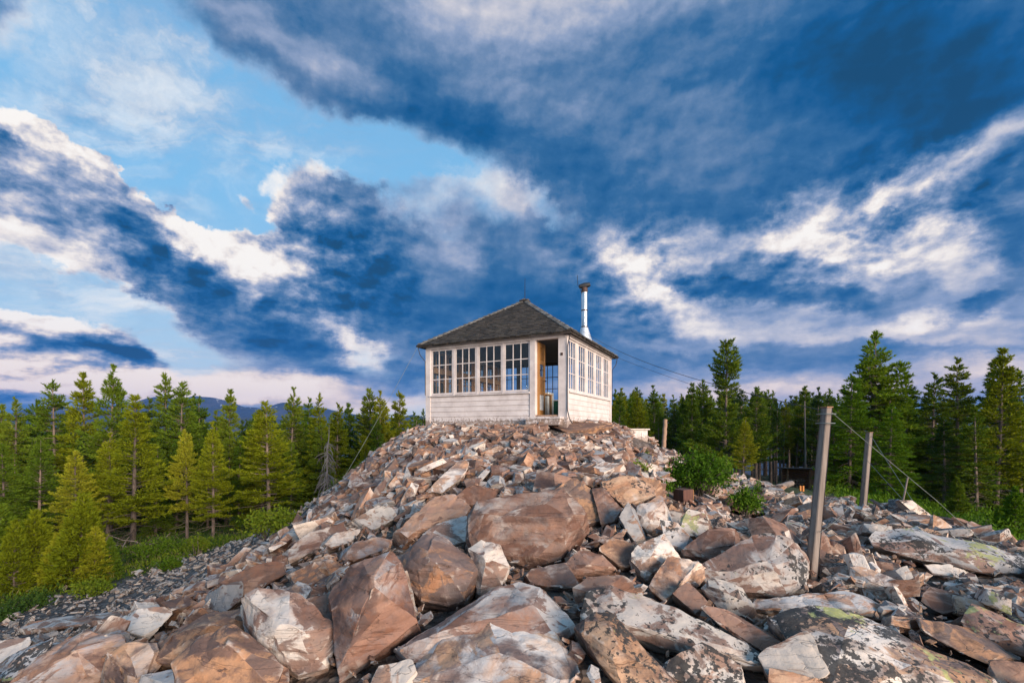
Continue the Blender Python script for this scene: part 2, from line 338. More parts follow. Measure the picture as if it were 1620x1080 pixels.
def build_haze():
    bm = bmesh.new(); bmesh.ops.create_cube(bm, size=1)
    for v in bm.verts: v.co = Vector((v.co.x*9000, v.co.y*5200+1750, -520 if v.co.z < 0 else 330))
    me = bpy.data.meshes.new('haze'); bm.to_mesh(me); bm.free()
    o = bpy.data.objects.new('haze', me); COL.objects.link(o); o['kind'] = 'stuff'
    m = bpy.data.materials.new('haze_air'); m.use_nodes = True; nt = m.node_tree; nt.nodes.clear()
    out = nt.nodes.new('ShaderNodeOutputMaterial'); v = nt.nodes.new('ShaderNodeVolumePrincipled')
    v.inputs['Color'].default_value = (.10, .33, 1.0, 1); v.inputs['Density'].default_value = HAZE; v.inputs['Anisotropy'].default_value = 0
    nt.links.new(v.outputs[0], out.inputs['Volume']); me.materials.append(m)
HAZE = 0.30/3300
if USE_HAZE: build_haze()
# ------------------------------------------------------------------ stone
def stone_mat(name, pale=.5, rust=.45, purple=.3, lichen=0.0, island=False, tone=1.0, yellow=.5, scale=1.0, bumpd=.02):
    def fn(g, b):
        tc = g.new('ShaderNodeTexCoord').outputs['Object']
        geo = g.new('ShaderNodeNewGeometry')
        r = geo.outputs['Random Per Island'] if island else g.new('ShaderNodeObjectInfo').outputs['Random']
        r2 = g.m('FRACT', g.m('MULTIPLY', r, 17.31)); r3 = g.m('FRACT', g.m('MULTIPLY', r, 57.13))
        p = g.vm('ADD', tc, g.comb(g.m('MULTIPLY', r, 61.0), g.m('MULTIPLY', r2, 47.0), g.m('MULTIPLY', r3, 39.0)))
        p = g.vm('SCALE', p, scale)
        if island: pn = g.vm('ADD', p, g.vm('SCALE', geo.outputs['True Normal'], .8))       # each broken face weathered its own way
        else:
            fa = g.new('ShaderNodeAttribute', attribute_name='facet').outputs['Fac']
            pn = g.vm('ADD', p, g.comb(g.m('MULTIPLY', fa, 2.3), g.m('MULTIPLY', fa, -1.7), g.m('MULTIPLY', fa, 1.1)))
        st = g.mapping(p, rot=(.5, .25, .4), scale=(.8, 1.3, 7.0))                 # bedding
        n1 = g.noise(pn, 1.7, 8, .62, .4); n2 = g.noise(pn, 1.1, 7, .6, .8); n3 = g.noise(st, 1.3, 8, .62, .5); nf = g.noise(p, 26, 5, .7); n4 = g.noise(p, 6.5, 7, .68, .2)
        base = g.ramp(g.m('ADD', g.m('MULTIPLY', n1, .7), g.m('MULTIPLY', r2, .3)),
                      [(.20, (.17,.17,.185,1)), (.36, (.31,.295,.29,1)), (.48, (.45,.40,.365,1)), (.60, (.56,.475,.40,1)), (.72, (.42,.365,.335,1)), (.86, (.27,.265,.28,1))])
        rusty = g.ramp(g.m('ADD', g.m('MULTIPLY', n4, .6), g.m('MULTIPLY', r3, .4)), [(.2, (.10,.046,.032,1)), (.4, (.22,.090,.046,1)), (.55, (.33,.155,.078,1)), (.7, (.43,.24,.125,1)), (.85, (.25,.13,.085,1))])
        purp = g.ramp(n4, [(.3, (.042,.026,.024,1)), (.55, (.088,.050,.042,1)), (.75, (.16,.095,.075,1))])
        tr = g.m('SUBTRACT', 1.0-rust*.62, g.m('MULTIPLY', g.m('SUBTRACT', r, .5), .35))
        fr = g.rng(g.m('ADD', g.m('MULTIPLY', n2, .85), g.m('MULTIPLY', n4, .25)), g.m('SUBTRACT', tr, .17), g.m('ADD', tr, .02))
        c = g.mix(g.m('MULTIPLY', fr, .82), base, rusty)
        tp = g.m('SUBTRACT', 1.06-purple*.62, g.m('MULTIPLY', g.m('SUBTRACT', r3, .5), .30))
        npz = g.noise(g.vm('ADD', pn, (9.1, 3.3, 5.7)), 1.25, 8, .64, .6)
        fp = g.rng(g.m('ADD', g.m('MULTIPLY', npz, .9), g.m('MULTIPLY', n3, .2)), g.m('SUBTRACT', tp, .14), g.m('ADD', tp, .0))
        c = g.mix(g.m('MULTIPLY', fp, .90), c, purp)
        ns = g.noise(g.mapping(g.vm('ADD', pn, (2.7, 6.1, 8.3)), rot=(.5, .25, .4), scale=(1, 1.2, 2.2)), 1.9, 9, .64, .9)
        c = g.mix(g.m('MULTIPLY', g.rng(ns, .53-rust*.05, .575-rust*.03), .80), c, g.mix(g.rng(n4, .35, .65), rusty, purp))
        if not island:                                   # fresh pale edges where the block broke, darker brown towards its hollows
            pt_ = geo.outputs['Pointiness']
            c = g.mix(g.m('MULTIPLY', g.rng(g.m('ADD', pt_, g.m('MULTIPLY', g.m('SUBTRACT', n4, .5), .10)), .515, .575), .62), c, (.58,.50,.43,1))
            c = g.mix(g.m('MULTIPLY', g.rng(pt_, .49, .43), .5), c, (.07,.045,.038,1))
        # bedding streaks and hairline cracks
        c = g.mix(g.m('MULTIPLY', g.rng(n3, .50, .72), .35), c, g.mix(1.0, c, (.62,.50,.42,1), 'MULTIPLY'))
        crack = g.rng(g.m('ABSOLUTE', g.m('SUBTRACT', g.noise(st, .9, 4, .6, 1.2), .5)), 0.0, .006, 1.0, 0.0)
        c = g.mix(g.m('MULTIPLY', crack, .42), c, (.045,.032,.028,1))
        c = g.mix(g.m('MULTIPLY', g.rng(nf, .55, .75), .35), c, g.mix(1.0, c, (.60,.56,.54,1), 'MULTIPLY'))
        if lichen > 0:
            area = g.noise(p, 1.7, 5, .55, .5)
            up = g.rng(g.sep(geo.outputs['Normal'])[2], -.2, .75)
            sp = g.noise(p, 24.0, 4, .62, .1)
            la = g.m('ADD', area, g.m('MULTIPLY', up, .16))
            bl = g.rng(g.m('ADD', g.m('MULTIPLY', la, 1.1), g.m('MULTIPLY', sp, .90)), 1.37-lichen*.34, 1.42-lichen*.34)
            c = g.mix(g.m('MULTIPLY', bl, .93), c, g.ramp(nf, [(.3, (.012,.012,.013,1)), (.7, (.045,.042,.038,1))]))
            sy = g.noise(g.vm('ADD', p, (4.2, 8.8, 1.1)), 7.5, 6, .66, .3); ay = g.noise(g.vm('ADD', p, (7.7, 2.2, 3.1)), 1.5, 3, .5)
            ye = g.rng(g.m('ADD', g.m('MULTIPLY', g.m('ADD', ay, g.m('MULTIPLY', up, .12)), .8), g.m('MULTIPLY', sy, .85)), 1.20-yellow*.30, 1.26-yellow*.30)
            c = g.mix(g.m('MULTIPLY', ye, .85), c, g.ramp(sp, [(.3, (.20,.21,.11,1)), (.55, (.31,.30,.10,1)), (.75, (.42,.42,.25,1))]))
        v = g.m('MULTIPLY_ADD', r3, .35, tone-.17)
        c = g.mix(1.0, c, g.comb(v, v, v), 'MULTIPLY')
        g.put(b.inputs['Base Color'], c)
        g.put(b.inputs['Roughness'], g.rng(n4, .3, .7, .62, .9)); b.inputs['Specular IOR Level'].default_value = .35
        h = g.m('ADD', g.m('MULTIPLY', n4, 1.0), g.m('ADD', g.m('MULTIPLY', n3, .8), g.m('ADD', g.m('MULTIPLY', nf, .22), g.m('MULTIPLY', crack, -.2))))
        g.put(b.inputs['Normal'], g.bump(h, .75, bumpd))
    return mat(name, fn)
SM = {
    'pale': stone_mat('pale_stone', rust=.46, purple=.48, tone=1.28),
    'mixed': stone_mat('stained_stone', rust=.54, purple=.76, tone=1.24),
    'rust': stone_mat('rust_stone', rust=.74, purple=.54, tone=1.14),
    'brown': stone_mat('brown_stone', rust=.72, purple=.76, tone=1.08),
    'grey': stone_mat('grey_stone', rust=.22, purple=.30, tone=.86),
    'lichen': stone_mat('lichen_stone', rust=.52, purple=.45, lichen=.46, yellow=.50, tone=1.05),
    'dark': stone_mat('dark_lichen_stone', rust=.45, purple=.45, lichen=.56, yellow=.64, tone=1.18),
}
SMI = {
    'mix': stone_mat('rubble_stone', rust=.60, purple=.62, island=True, scale=1.8, bumpd=.012, tone=1.18),
    'lichen': stone_mat('rubble_lichen_stone', rust=.52, purple=.38, lichen=.50, yellow=.30, island=True, scale=1.8, bumpd=.012, tone=1.05),
    'dark': stone_mat('scree_stone', rust=.16, purple=.34, lichen=.52, yellow=.05, island=True, scale=2.2, bumpd=.01, tone=.85),
    'chip': stone_mat('chip_stone', rust=.62, purple=.55, island=True, scale=2.5, bumpd=.008, tone=.78),
}

def fracture(bm, size, seed, rough=.022, groove=.010, axis=None):
    """chips and bedding steps on an already subdivided block"""
    off = Vector((seed*3.17, seed*1.71, seed*.93)); ax = (axis or Vector((.3, .2, .93))).normalized()
    bm.normal_update()
    new = []
    for v in bm.verts:
        p = v.co/size*2.0 + off
        n = mnoise.fractal(p*1.2, 1.0, 2.1, 5)
        cell = mnoise.voronoi(p*1.5)[0]
        chip = min(.25, cell[1]-cell[0])*.45
        s = v.co.dot(ax)/(size*.075) + mnoise.noise(p*.8)*1.3
        saw = abs((s % 1.0)-.5)*2
        d = n*rough*size + (chip-.09)*size*.06 - (saw**3)*groove*size
        d += mnoise.fractal(p*4.6, 1.0, 2.0, 4)*.0075*size
        new.append(v.co + v.normal*d)
    for v, c in zip(bm.verts, new): v.co = c

def refine(bm, length, most=5):
    for _ in range(most):
        es = [e for e in bm.edges if e.calc_length() > length]
        if not es: break
        bmesh.ops.subdivide_edges(bm, edges=es, cuts=1, use_grid_fill=False)
        bmesh.ops.triangulate(bm, faces=[f for f in bm.faces if len(f.verts) > 3])

def hull(points, flat=9):
    bm = bmesh.new()
    for p in points: bm.verts.new(p)
    r = bmesh.ops.convex_hull(bm, input=bm.verts)
    bmesh.ops.delete(bm, geom=[e for e in set(r['geom_interior']+r['geom_unused']) if isinstance(e, bmesh.types.BMVert)], context='VERTS')
    bmesh.ops.dissolve_limit(bm, angle_limit=math.radians(flat), verts=bm.verts, edges=bm.edges)
    return bm

def facet(bm, size, rnd, n, lo=.06, hi=.24):
    """knock flat faces off with oblique cuts"""
    for _ in range(n):
        d = Vector((rnd.gauss(0, 1), rnd.gauss(0, 1), rnd.gauss(0, .8))).normalized(); ext = max(v.co.dot(d) for v in bm.verts)
        r = bmesh.ops.bisect_plane(bm, geom=bm.verts[:]+bm.edges[:]+bm.faces[:], plane_co=d*ext*(1-rnd.uniform(lo, hi)), plane_no=d, clear_outer=True)
        es = [e for e in r['geom_cut'] if isinstance(e, bmesh.types.BMEdge)]
        if es: bmesh.ops.edgeloop_fill(bm, edges=es)
def mark_facets(bm, rnd):
    lay = bm.faces.layers.float.new('facet')
    for f in bm.faces: f[lay] = rnd.random()
def finish(name, bm, m, sharp=28):
    bm.normal_update()
    me = bpy.data.meshes.new(name); bm.to_mesh(me); bm.free()
    me.polygons.foreach_set('use_smooth', [True]*len(me.polygons))
    me.set_sharp_from_angle(angle=math.radians(sharp)); me.materials.append(m)
    return me
def link(name, me, parent=None, **props):
    o = bpy.data.objects.new(name, me); COL.objects.link(o)
    if parent is not None: o.parent = parent
    for k, v in props.items(): o[k] = v
    return o
def tag(o, label, cat, group=None):
    o['label'] = label; o['category'] = cat
    if group: o['group'] = group
    return o

HEROES = [   # outline of each boulder as surveyed from the photograph, how far it leans back, thickness, kind, ridge spots that stand proud, label
 ([(745,808),(760,795),(850,780),(885,775),(930,818),(922,828),(880,882),(835,890),(800,878),(755,868),(745,845)], .55, .7, 'brown', [(770,815,.12),(905,822,.16),(860,800,.12)], 'large rusty brown boulder with a broad front face halfway up the mound'),
 ([(875,778),(905,755),(935,775),(950,820),(930,827),(885,800)], .5, .45, 'brown', [], 'tilted brown slab leaning against the right shoulder of the largest brown boulder'),
 ([(624,843),(672,808),(688,788),(723,784),(742,804),(731,819),(680,839),(633,862)], .9, .5, 'pale', [(660,838,.1)], 'long pale grey boulder just left of the large brown boulder'),
 ([(721,781),(750,767),(785,777),(783,794),(758,800),(731,796)], .7, .4, 'brown', [], 'small brown-topped boulder above the pale grey one, behind the large brown boulder'),
 ([(670,843),(696,827),(738,817),(744,827),(742,854),(723,862),(680,856)], .8, .45, 'pale', [], 'cream boulder wedged under the left end of the large brown boulder'),
 ([(631,893),(649,862),(680,847),(707,854),(750,889),(754,913),(734,948),(707,956),(668,948),(649,928)], .6, .6, 'mixed', [(692,880,.22),(664,905,.12)], 'humped pale boulder with dark brown stains, below the cream boulder'),
 ([(742,870),(762,858),(789,862),(803,897),(793,924),(758,940),(746,893)], .55, .5, 'mixed', [(770,885,.12)], 'upright pale and maroon boulder to the right of the humped pale boulder'),
 ([(524,935),(571,886),(618,872),(633,893),(637,928),(657,983),(618,1014),(563,1049),(540,1068),(530,1010)], .62, .6, 'mixed', [(587,926,.25),(575,985,.12)], 'tall pyramid-shaped boulder with dark brown lower face, left of the long gully'),
 ([(388,945),(410,935),(460,932),(500,960),(535,992),(530,1012),(515,1052),(470,1065),(440,1045),(400,1010)], .6, .55, 'pale', [(458,1000,.2),(470,960,.08)], 'big pale boulder with an orange corner at the lower left'),
 ([(640,1085),(665,1045),(720,1000),(770,975),(820,985),(870,1000),(905,1050),(912,1085)], 1.2, .5, 'pale', [(790,1030,.12)], 'pale streaked outcrop rising from the bottom edge, split by fine cracks'),
 ([(633,1022),(695,983),(758,948),(804,921),(850,930),(880,960),(905,1000),(880,1020),(800,985),(740,1000),(660,1045)], 1.1, .5, 'mixed', [(700,1000,.08),(840,960,.1)], 'long buff and grey slab lying above the streaked outcrop'),
 ([(911,987),(936,940),(971,932),(1033,948),(1103,979),(1150,1002),(1200,1033),(1197,1057),(1111,1018),(1049,1018),(1010,1012),(963,971)], 1.0, .4, 'lichen', [(985,985,.12)], 'long dark-edged slab with yellow lichen running down to the right'),
 ([(913,987),(944,971),(967,971),(987,994),(1064,1072),(1072,1092),(987,1092),(932,1022)], .75, .45, 'lichen', [(960,1010,.12)], 'pointed white slab with a black lichen tip at the bottom centre'),
 ([(1049,1049),(1111,1018),(1169,1049),(1173,1088),(1080,1088)], .8, .4, 'lichen', [], 'pale flat slab with yellow lichen at its edge, right of the pointed slab'),
 ([(1024,928),(1059,880),(1103,889),(1088,913),(1053,948)], 1.0, .22, 'pale', [], 'smooth pinkish slab tilted up beside the red wedge of rock'),
 ([(996,882),(1010,862),(1049,847),(1068,874),(1049,893),(1022,913),(1006,901)], .7, .4, 'pale', [(1030,880,.1)], 'pale rounded boulder with grey underside behind the smooth pinkish slab'),
 ([(948,870),(967,851),(1002,862),(1004,893),(983,897),(971,886)], .7, .4, 'rust', [], 'deep orange boulder left of the pale rounded boulder'),
 ([(893,893),(917,870),(952,878),(971,897),(940,906),(897,913)], .8, .3, 'rust', [(930,893,.08)], 'flat-topped orange stone below the deep orange boulder'),
 ([(831,905),(893,890),(899,917),(917,928),(847,926)], .9, .3, 'brown', [], 'low dull brown stone under the front of the largest brown boulder'),
 ([(1078,819),(1092,806),(1119,816),(1119,845),(1080,848)], .45, .4, 'dark', [], 'blocky stone with black spots and a yellow lichen cap'),
 ([(1074,874),(1123,837),(1162,837),(1162,862),(1123,888)], .9, .35, 'rust', [(1110,870,.06)], 'brown wedge with a flat dark top below the yellow-capped block'),
 ([(1095,905),(1140,885),(1190,850),(1230,843),(1260,855),(1275,880),(1270,925),(1235,940),(1180,935),(1130,925)], .7, .6, 'lichen', [(1210,900,.16)], 'large grey boulder under black lichen at the foot of the tall grey post'),
 ([(1006,800),(1049,792),(1053,823),(1026,841),(1010,827)], .6, .4, 'pale', [(1030,815,.06)], 'pink-grey block in front of the green bush, left of two grey stones'),
 ([(1037,800),(1080,812),(1072,829),(1049,819)], .7, .3, 'grey', [], 'smooth bluish grey stone just right of the pink-grey block'),
 ([(936,769),(952,769),(983,804),(971,823),(952,829)], .6, .35, 'brown', [], 'narrow brown slab standing right of the tilted brown slab'),
 ([(979,816),(994,794),(1018,849),(1002,856)], .6, .3, 'grey', [], 'thin bluish slab on edge between narrow brown slab and pink-grey block'),
 ([(948,765),(994,751),(1041,761),(1033,780),(987,798)], .8, .5, 'lichen', [], 'broad brown-grey block with lichen speckles on the upper right of the mound'),
 ([(1045,823),(1072,827),(1090,847),(1084,872),(1057,864)], .6, .35, 'dark', [], 'speckled black and pink stone below the yellow-capped block'),
 ([(1064,940),(1088,921),(1119,952),(1099,969)], .7, .3, 'rust', [], 'red-brown wedge of rock pressed between lichen boulders'),
 ([(1111,928),(1131,915),(1173,932),(1193,959),(1177,977),(1142,965)], .7, .45, 'lichen', [(1150,940,.1)], 'pale rounded boulder spotted with lichen below the large black-lichen boulder'),
 ([(1103,956),(1142,963),(1200,995),(1265,1030),(1262,1042),(1220,1037),(1160,1003)], 1.0, .16, 'pale', [], 'long pale plank-like slab pointing down to the right'),
 ([(1200,950),(1278,940),(1332,934),(1367,948),(1391,967),(1355,973),(1278,962),(1200,962)], .9, .25, 'pale', [(1355,962,.08)], 'long tan slab lying level under the tall grey post'),
 ([(1225,978),(1290,960),(1355,971),(1433,1010),(1511,1049),(1575,1078),(1550,1098),(1317,1098),(1270,1010)], 1.1, .55, 'dark', [(1340,1010,.16),(1440,1050,.14)], 'huge flat outcrop patterned in black and yellow-green lichen'),
 ([(1200,1033),(1278,998),(1309,1066),(1270,1080),(1220,1078)], .9, .4, 'grey', [], 'blue-grey slab against the left edge of the huge lichen outcrop'),
 ([(1220,1058),(1293,1074),(1290,1094),(1216,1094)], .8, .3, 'rust', [], 'red-brown corner stone at the bottom edge left of the lichen outcrop'),
 ([(1375,843),(1449,835),(1530,855),(1620,878),(1650,907),(1550,903),(1453,884),(1387,864)], 1.2, .5, 'dark', [(1500,868,.2)], 'low dark lichen ledge at the outer edge of the boulder field'),
 ([(1457,892),(1503,893),(1507,911),(1472,908)], .8, .3, 'pale', [], 'pale stone in front of the low dark lichen ledge'),
 ([(1472,928),(1523,944),(1519,965),(1488,970),(1457,950)], .7, .3, 'rust', [], 'broken orange block behind the long brown slab on the right'),
 ([(1535,955),(1620,990),(1650,1047),(1560,1017),(1523,985)], 1.0, .4, 'dark', [(1590,1005,.1)], 'black lichen slab sloping off the right edge'),
 ([(1565,1043),(1635,1053),(1650,1092),(1575,1084)], .8, .4, 'rust', [], 'smooth red-brown stone in the bottom right corner'),
 ([(1450,980),(1490,985),(1578,1035),(1560,1048),(1520,1032),(1465,1002)], .9, .22, 'brown', [], 'long brown slab lying on the lower right outcrop'),
 ([(249,1045),(267,1006),(326,973),(388,964),(387,996),(344,1008),(311,1029),(284,1052)], .8, .4, 'rust', [(330,990,.12)], 'smooth red-brown slab left of the big pale boulder'),
 ([(278,1049),(320,1009),(370,988),(415,1021),(445,1050),(430,1090),(285,1090)], .75, .5, 'mixed', [(360,1020,.12)], 'mottled cream and brown slab in front of the smooth red-brown slab'),
 ([(18,1080),(59,1041),(130,1000),(193,1006),(195,1023),(169,1070),(142,1090),(30,1090)], .9, .5, 'pale', [(120,1030,.12)], 'broad cream boulder with one orange stain at the lower left'),
 ([(166,1088),(172,1035),(195,1021),(246,1018),(252,1052),(231,1061),(222,1088)], .6, .4, 'pale', [(205,1040,.08)], 'whitish upright boulder right of the broad cream boulder'),
 ([(-15,1055),(-15,1015),(47,1009),(44,1021),(6,1058)], .8, .4, 'pale', [], 'pale slab cut by the left edge'),
 ([(0,1082),(44,1027),(86,1009),(92,1012),(24,1076)], .9, .3, 'dark', [], 'narrow slab dotted with black lichen beside the broad cream boulder'),
 ([(193,990),(219,964),(267,961),(270,972),(255,987),(237,1008),(201,999)], .9, .4, 'pale', [], 'pale slab with pinkish face above the whitish upright boulder'),
 ([(83,990),(118,976),(166,970),(190,967),(190,981),(95,996)], .9, .2, 'rust', [], 'thin brown slab lying flat on the lower left talus'),
 ([(335,966),(352,926),(382,920),(384,946),(357,966)], .5, .35, 'grey', [], 'square light grey block standing left of the long brown-grey slab'),
 ([(350,920),(385,902),(420,890),(455,888),(450,907),(400,928),(382,946)], .9, .35, 'brown', [], 'long brown-grey slab above the big pale boulder'),
 ([(454,872),(489,843),(540,827),(548,845),(517,860),(462,888)], .9, .35, 'rust', [], 'brown slab on the left flank, above the orange stone'),
 ([(515,860),(532,843),(571,837),(556,856),(528,866)], .8, .22, 'rust', [], 'bright orange stone on the left flank of the mound'),
 ([(544,880),(563,858),(594,851),(618,854),(618,864),(556,888)], .9, .25, 'rust', [], 'flat buff slab right of the bright orange stone'),
 ([(561,821),(598,800),(618,804),(629,818),(591,837)], .8, .3, 'grey', [], 'dark grey slab left of the long pale grey boulder'),
 ([(676,775),(727,728),(742,730),(734,751),(700,779)], 1.0, .3, 'pale', [], 'long grey slab pointing up the slope towards the lookout'),
 ([(478,950),(532,936),(536,973),(524,985),(493,962)], .6, .35, 'pale', [], 'pale stone tucked behind the big boulder with the orange corner'),
 ([(587,1085),(602,1053),(649,1041),(660,1067),(640,1090)], .8, .35, 'grey', [], 'grey and purple block at the bottom, left of the streaked outcrop'),
 ([(218,1090),(226,1068),(278,1056),(284,1090)], .6, .35, 'pale', [], 'low whitish stone at the bottom edge under the cream and brown slab'),
 ([(400,1052),(431,1043),(455,1057),(455,1086),(410,1090)], .7, .35, 'rust', [], 'tan stone at the bottom edge below the big pale boulder'),
 ([(868,672),(905,667),(962,671),(940,682),(890,680)], .9, .10, 'brown', [], 'broad flat stone laid in front of the doorstep'),
]
hero_area = []      # outlines and distance, so that loose stones are not piled in front
def build_heroes():
    for i, (poly, lean, thick, kind, ridges, label) in enumerate(HEROES):
        random.seed(100+i)
        bpx, bpy_ = max(poly, key=lambda p: p[1])
        base = ray_ground(bpx, min(bpy_, 1096)) or 5.0
        P = []
        def depth(px, py):
            h = (bpy_-py)/F*base
            d = base + h*lean
            dg = ray_ground(px, py)
            return min(d, dg+.05) if dg else d
        for (px, py) in poly: P.append(Vector(pt(px, py, depth(px, py))))
        for (px, py, e) in ridges: P.append(Vector(pt(px, py, depth(px, py)-e)))
        for (px, py) in poly:
            d = depth(px, py); v = Vector(pt(px, py, d)); k = random.uniform(.6, 1.0)*thick
            P.append(v + Vector((v.x*.10, k*.9, -k*.75))*1.0)
        c = sum(P, Vector())/len(P); P = [(p-c)*1.08 for p in P]
        size = max((a-b).length for a in P for b in P)
        bm = hull(P, 7); facet(bm, size, random, 14, .010, .11); mark_facets(bm, random)
        bmesh.ops.bevel(bm, geom=list(bm.edges), offset=.0025*size, segments=1, affect='EDGES', profile=.5)
        bmesh.ops.triangulate(bm, faces=bm.faces)
        refine(bm, max(.026, size*.028), 6)
        fracture(bm, size, i*1.37+.5, .010, .009, Vector((random.uniform(-.5, .5), -.35, .85)))
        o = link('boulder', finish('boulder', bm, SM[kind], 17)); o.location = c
        tag(o, label, 'boulder', 'large boulders of the rock mound')
        hero_area.append((np.array(poly, float), c.y, size))
build_heroes()
# spots where the photograph shows no stone standing in front of something
for poly, dd in (([(1268,640),(1325,640),(1310,890),(1268,893)], 4.7), ([(1360,680),(1382,680),(1375,793),(1358,793)], 11), ([(1062,770),(1095,770),(1095,788),(1062,788)], 9.5), ([(1155,765),(1205,765),(1205,812),(1155,812)], 8.6),
                 ([(1003,680),(1030,680),(1030,703),(1003,703)], 14.4), ([(1242,736),(1292,736),(1292,768),(1242,768)], 27), ([(1060,712),(1160,712),(1160,780),(1060,780)], 9.0), ([(1042,660),(1060,660),(1060,704),(1042,704)], 19)):
    hero_area.append((np.array(poly, float), dd, 1.0))

# ------------------------------------------------------------------ loose angular stones
def proto(seed, fine):
    """a broken slab or block: a few-cornered plan, sheared sides, tilted top, knocked-off corners"""
    rnd = random.Random(seed); random.seed(seed)
    fl = rnd.choice([.12, .16, .20, .26, .34, .48] if fine else [.11, .14, .17, .21, .27, .36]); el = rnd.uniform(.30, .78); k = rnd.choice([3, 4, 4, 4, 5, 5]); a0 = rnd.uniform(0, 6.28)
    plan = [(a0+2*math.pi*(i+rnd.uniform(-.30, .30))/k, rnd.uniform(.75, 1.05)) for i in range(k)]
    sh = Vector((rnd.uniform(-.22, .22), rnd.uniform(-.22, .22), 0))*fl*2; tx, ty = rnd.gauss(0, .22), rnd.gauss(0, .22); pts = []
    for a, r in plan:
        p = Vector((math.cos(a)*r*.5, math.sin(a)*r*.5*el, 0)); tp = p*rnd.uniform(.72, 1.0)+sh
        pts.append(p+Vector((0, 0, -fl*.5*rnd.uniform(.7, 1)))); pts.append(tp+Vector((0, 0, fl*.5+tp.x*tx*fl+tp.y*ty*fl)))
    bm = hull(pts, 6); facet(bm, 1.0, rnd, rnd.choice([1, 2, 3]) if fine else 1)
    if fine:
        mark_facets(bm, rnd)
        bmesh.ops.bevel(bm, geom=list(bm.edges), offset=.007, segments=1, affect='EDGES')
        bmesh.ops.triangulate(bm, faces=bm.faces); refine(bm, .10, 3)
        fracture(bm, 1.0, seed*.77, .014, .008)
    else:
        bmesh.ops.triangulate(bm, faces=bm.faces)
    return bm
FINE = [proto(s, True) for s in range(22)]
ROUGH = []
for s in range(26):
    bm = proto(200+s, False); bm.verts.index_update()
    ROUGH.append((np.array([v.co[:] for v in bm.verts]), np.array([[v.index for v in f.verts] for f in bm.faces]))); bm.free()
FINE_ME = {}
def fine_mesh(k, kind):
    if (k, kind) not in FINE_ME:
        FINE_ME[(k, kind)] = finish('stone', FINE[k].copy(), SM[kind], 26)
    return FINE_ME[(k, kind)]

CAB0 = np.array([1.35, 11.5]); CABU = np.array([-3.81, 1.92]); CABV = np.array([1.91, 3.80])     # lookout: near corner and its two walls
def cabin_uv(x, y):
    M = np.stack([CABU, CABV], 1); q = np.linalg.solve(M, np.stack([np.ravel(x)-CAB0[0], np.ravel(y)-CAB0[1]])); return q[0], q[1]
def rotm(n, yaw, tilt_x, tilt_y):
    return (Vector((0, 0, 1)).rotation_difference(n).to_matrix() @ Matrix.Rotation(tilt_x, 3, 'X') @ Matrix.Rotation(tilt_y, 3, 'Y') @ Matrix.Rotation(yaw, 3, 'Z'))
def normals(x, y, e=.25):
    zx = (ground_np(x+e, y)-ground_np(x-e, y))/(2*e); zy = (ground_np(x, y+e)-ground_np(x, y-e))/(2*e)
    n = np.stack([-zx, -zy, np.ones_like(zx)], -1); return n/np.linalg.norm(n, axis=-1, keepdims=True)

def scatter():
    rs = np.random.RandomState(5); R = []       # x, y, z, size, rotation, zone kind
    def batch(n, box, med, sig, lo, hi, poly, edge, tilt, kind, lift=.15, dmin=2.75, flat_near_cabin=True):
        x = rs.uniform(box[0], box[1], n); y = rs.uniform(box[2], box[3], n)
        ok = poly_dist(poly, x, y) > edge + rs.uniform(-.5, .5, n)*.8
        ok &= (y > dmin) & (np.abs(x/np.maximum(y, .1)) < 1.35)
        u, v = cabin_uv(x, y); ok &= ~((u > -.03) & (u < 1.03) & (v > -.03) & (v < 1.03))
        x, y = x[ok], y[ok]; n = len(x)
        s = np.clip(med*np.exp(rs.normal(0, sig, n)), lo, hi)
        z = ground_np(x, y); nn = normals(x, y)
        px = CX+x/y*F; py = CY-(z+s*.2)/y*F
        skip = np.zeros(n, bool)
        for poly_h, dy, size in hero_area:
            skip |= (poly_dist(poly_h, px, py) > -.35*s/y*F) & (y < dy+.15)
        uu, vv = cabin_uv(x, y); near = np.exp(-np.maximum(np.maximum(-vv*4.27, -uu*4.27), 0)/1.6)
        for i in range(n):
            if skip[i]: continue
            if near[i] > .35: s[i] = min(s[i], .46)
            t = tilt*(1-.55*near[i])
            m = rotm(Vector(nn[i]), rs.uniform(0, 6.28), rs.normal(0, t), rs.normal(0, t)-.12*(x[i] > 1))
            R.append((x[i], y[i], z[i]+s[i]*lift*rs.uniform(.3, 1.3)*(1-.8*near[i]), s[i], m, kind, rs.randint(1 << 30)))
    S = _poly_stone
    batch(2600, (-6, 2, 2.7, 7), .22, .35, .12, .40, S, 0, .4, 'mix', .1)
    batch(1900, (0, 7, 2.7, 7), .22, .35, .12, .40, S, 0, .4, 'lichen', .1)
    batch(6500, (-6.6, 5.6, 2.6, 20), .30, .42, .12, .60, S, -.1, .36, 'mix')
    batch(950, (-6, 5, 3, 12), .52, .25, .36, .85, S, .1, .42, 'mix', .22, 3.6)
    batch(4600, (-5, 4.4, 7.5, 17), .27, .38, .11, .55, S, -.2, .24, 'mix', .25)
    batch(2600, (2, 9.4, 2.6, 16), .27, .45, .10, .62, S, -.1, .36, 'lichen')
    batch(380, (2.5, 9.2, 3, 13), .50, .28, .32, .85, S, .1, .34, 'lichen', .2, 3.4)
    batch(520, (-4.6, 4.4, 6.5, 14.5), .44, .25, .32, .70, S, .1, .30, 'mix', .3)
    batch(3600, (-6, 6.5, 2.6, 8), .085, .35, .04, .15, S, 0, .5, 'chip', .5)
    batch(4600, (-15, -4, 4.5, 15.5), .13, .42, .05, .34, _poly_scree, -.2, .45, 'dark', .3, 4.4)
    return R
STONES = scatter()

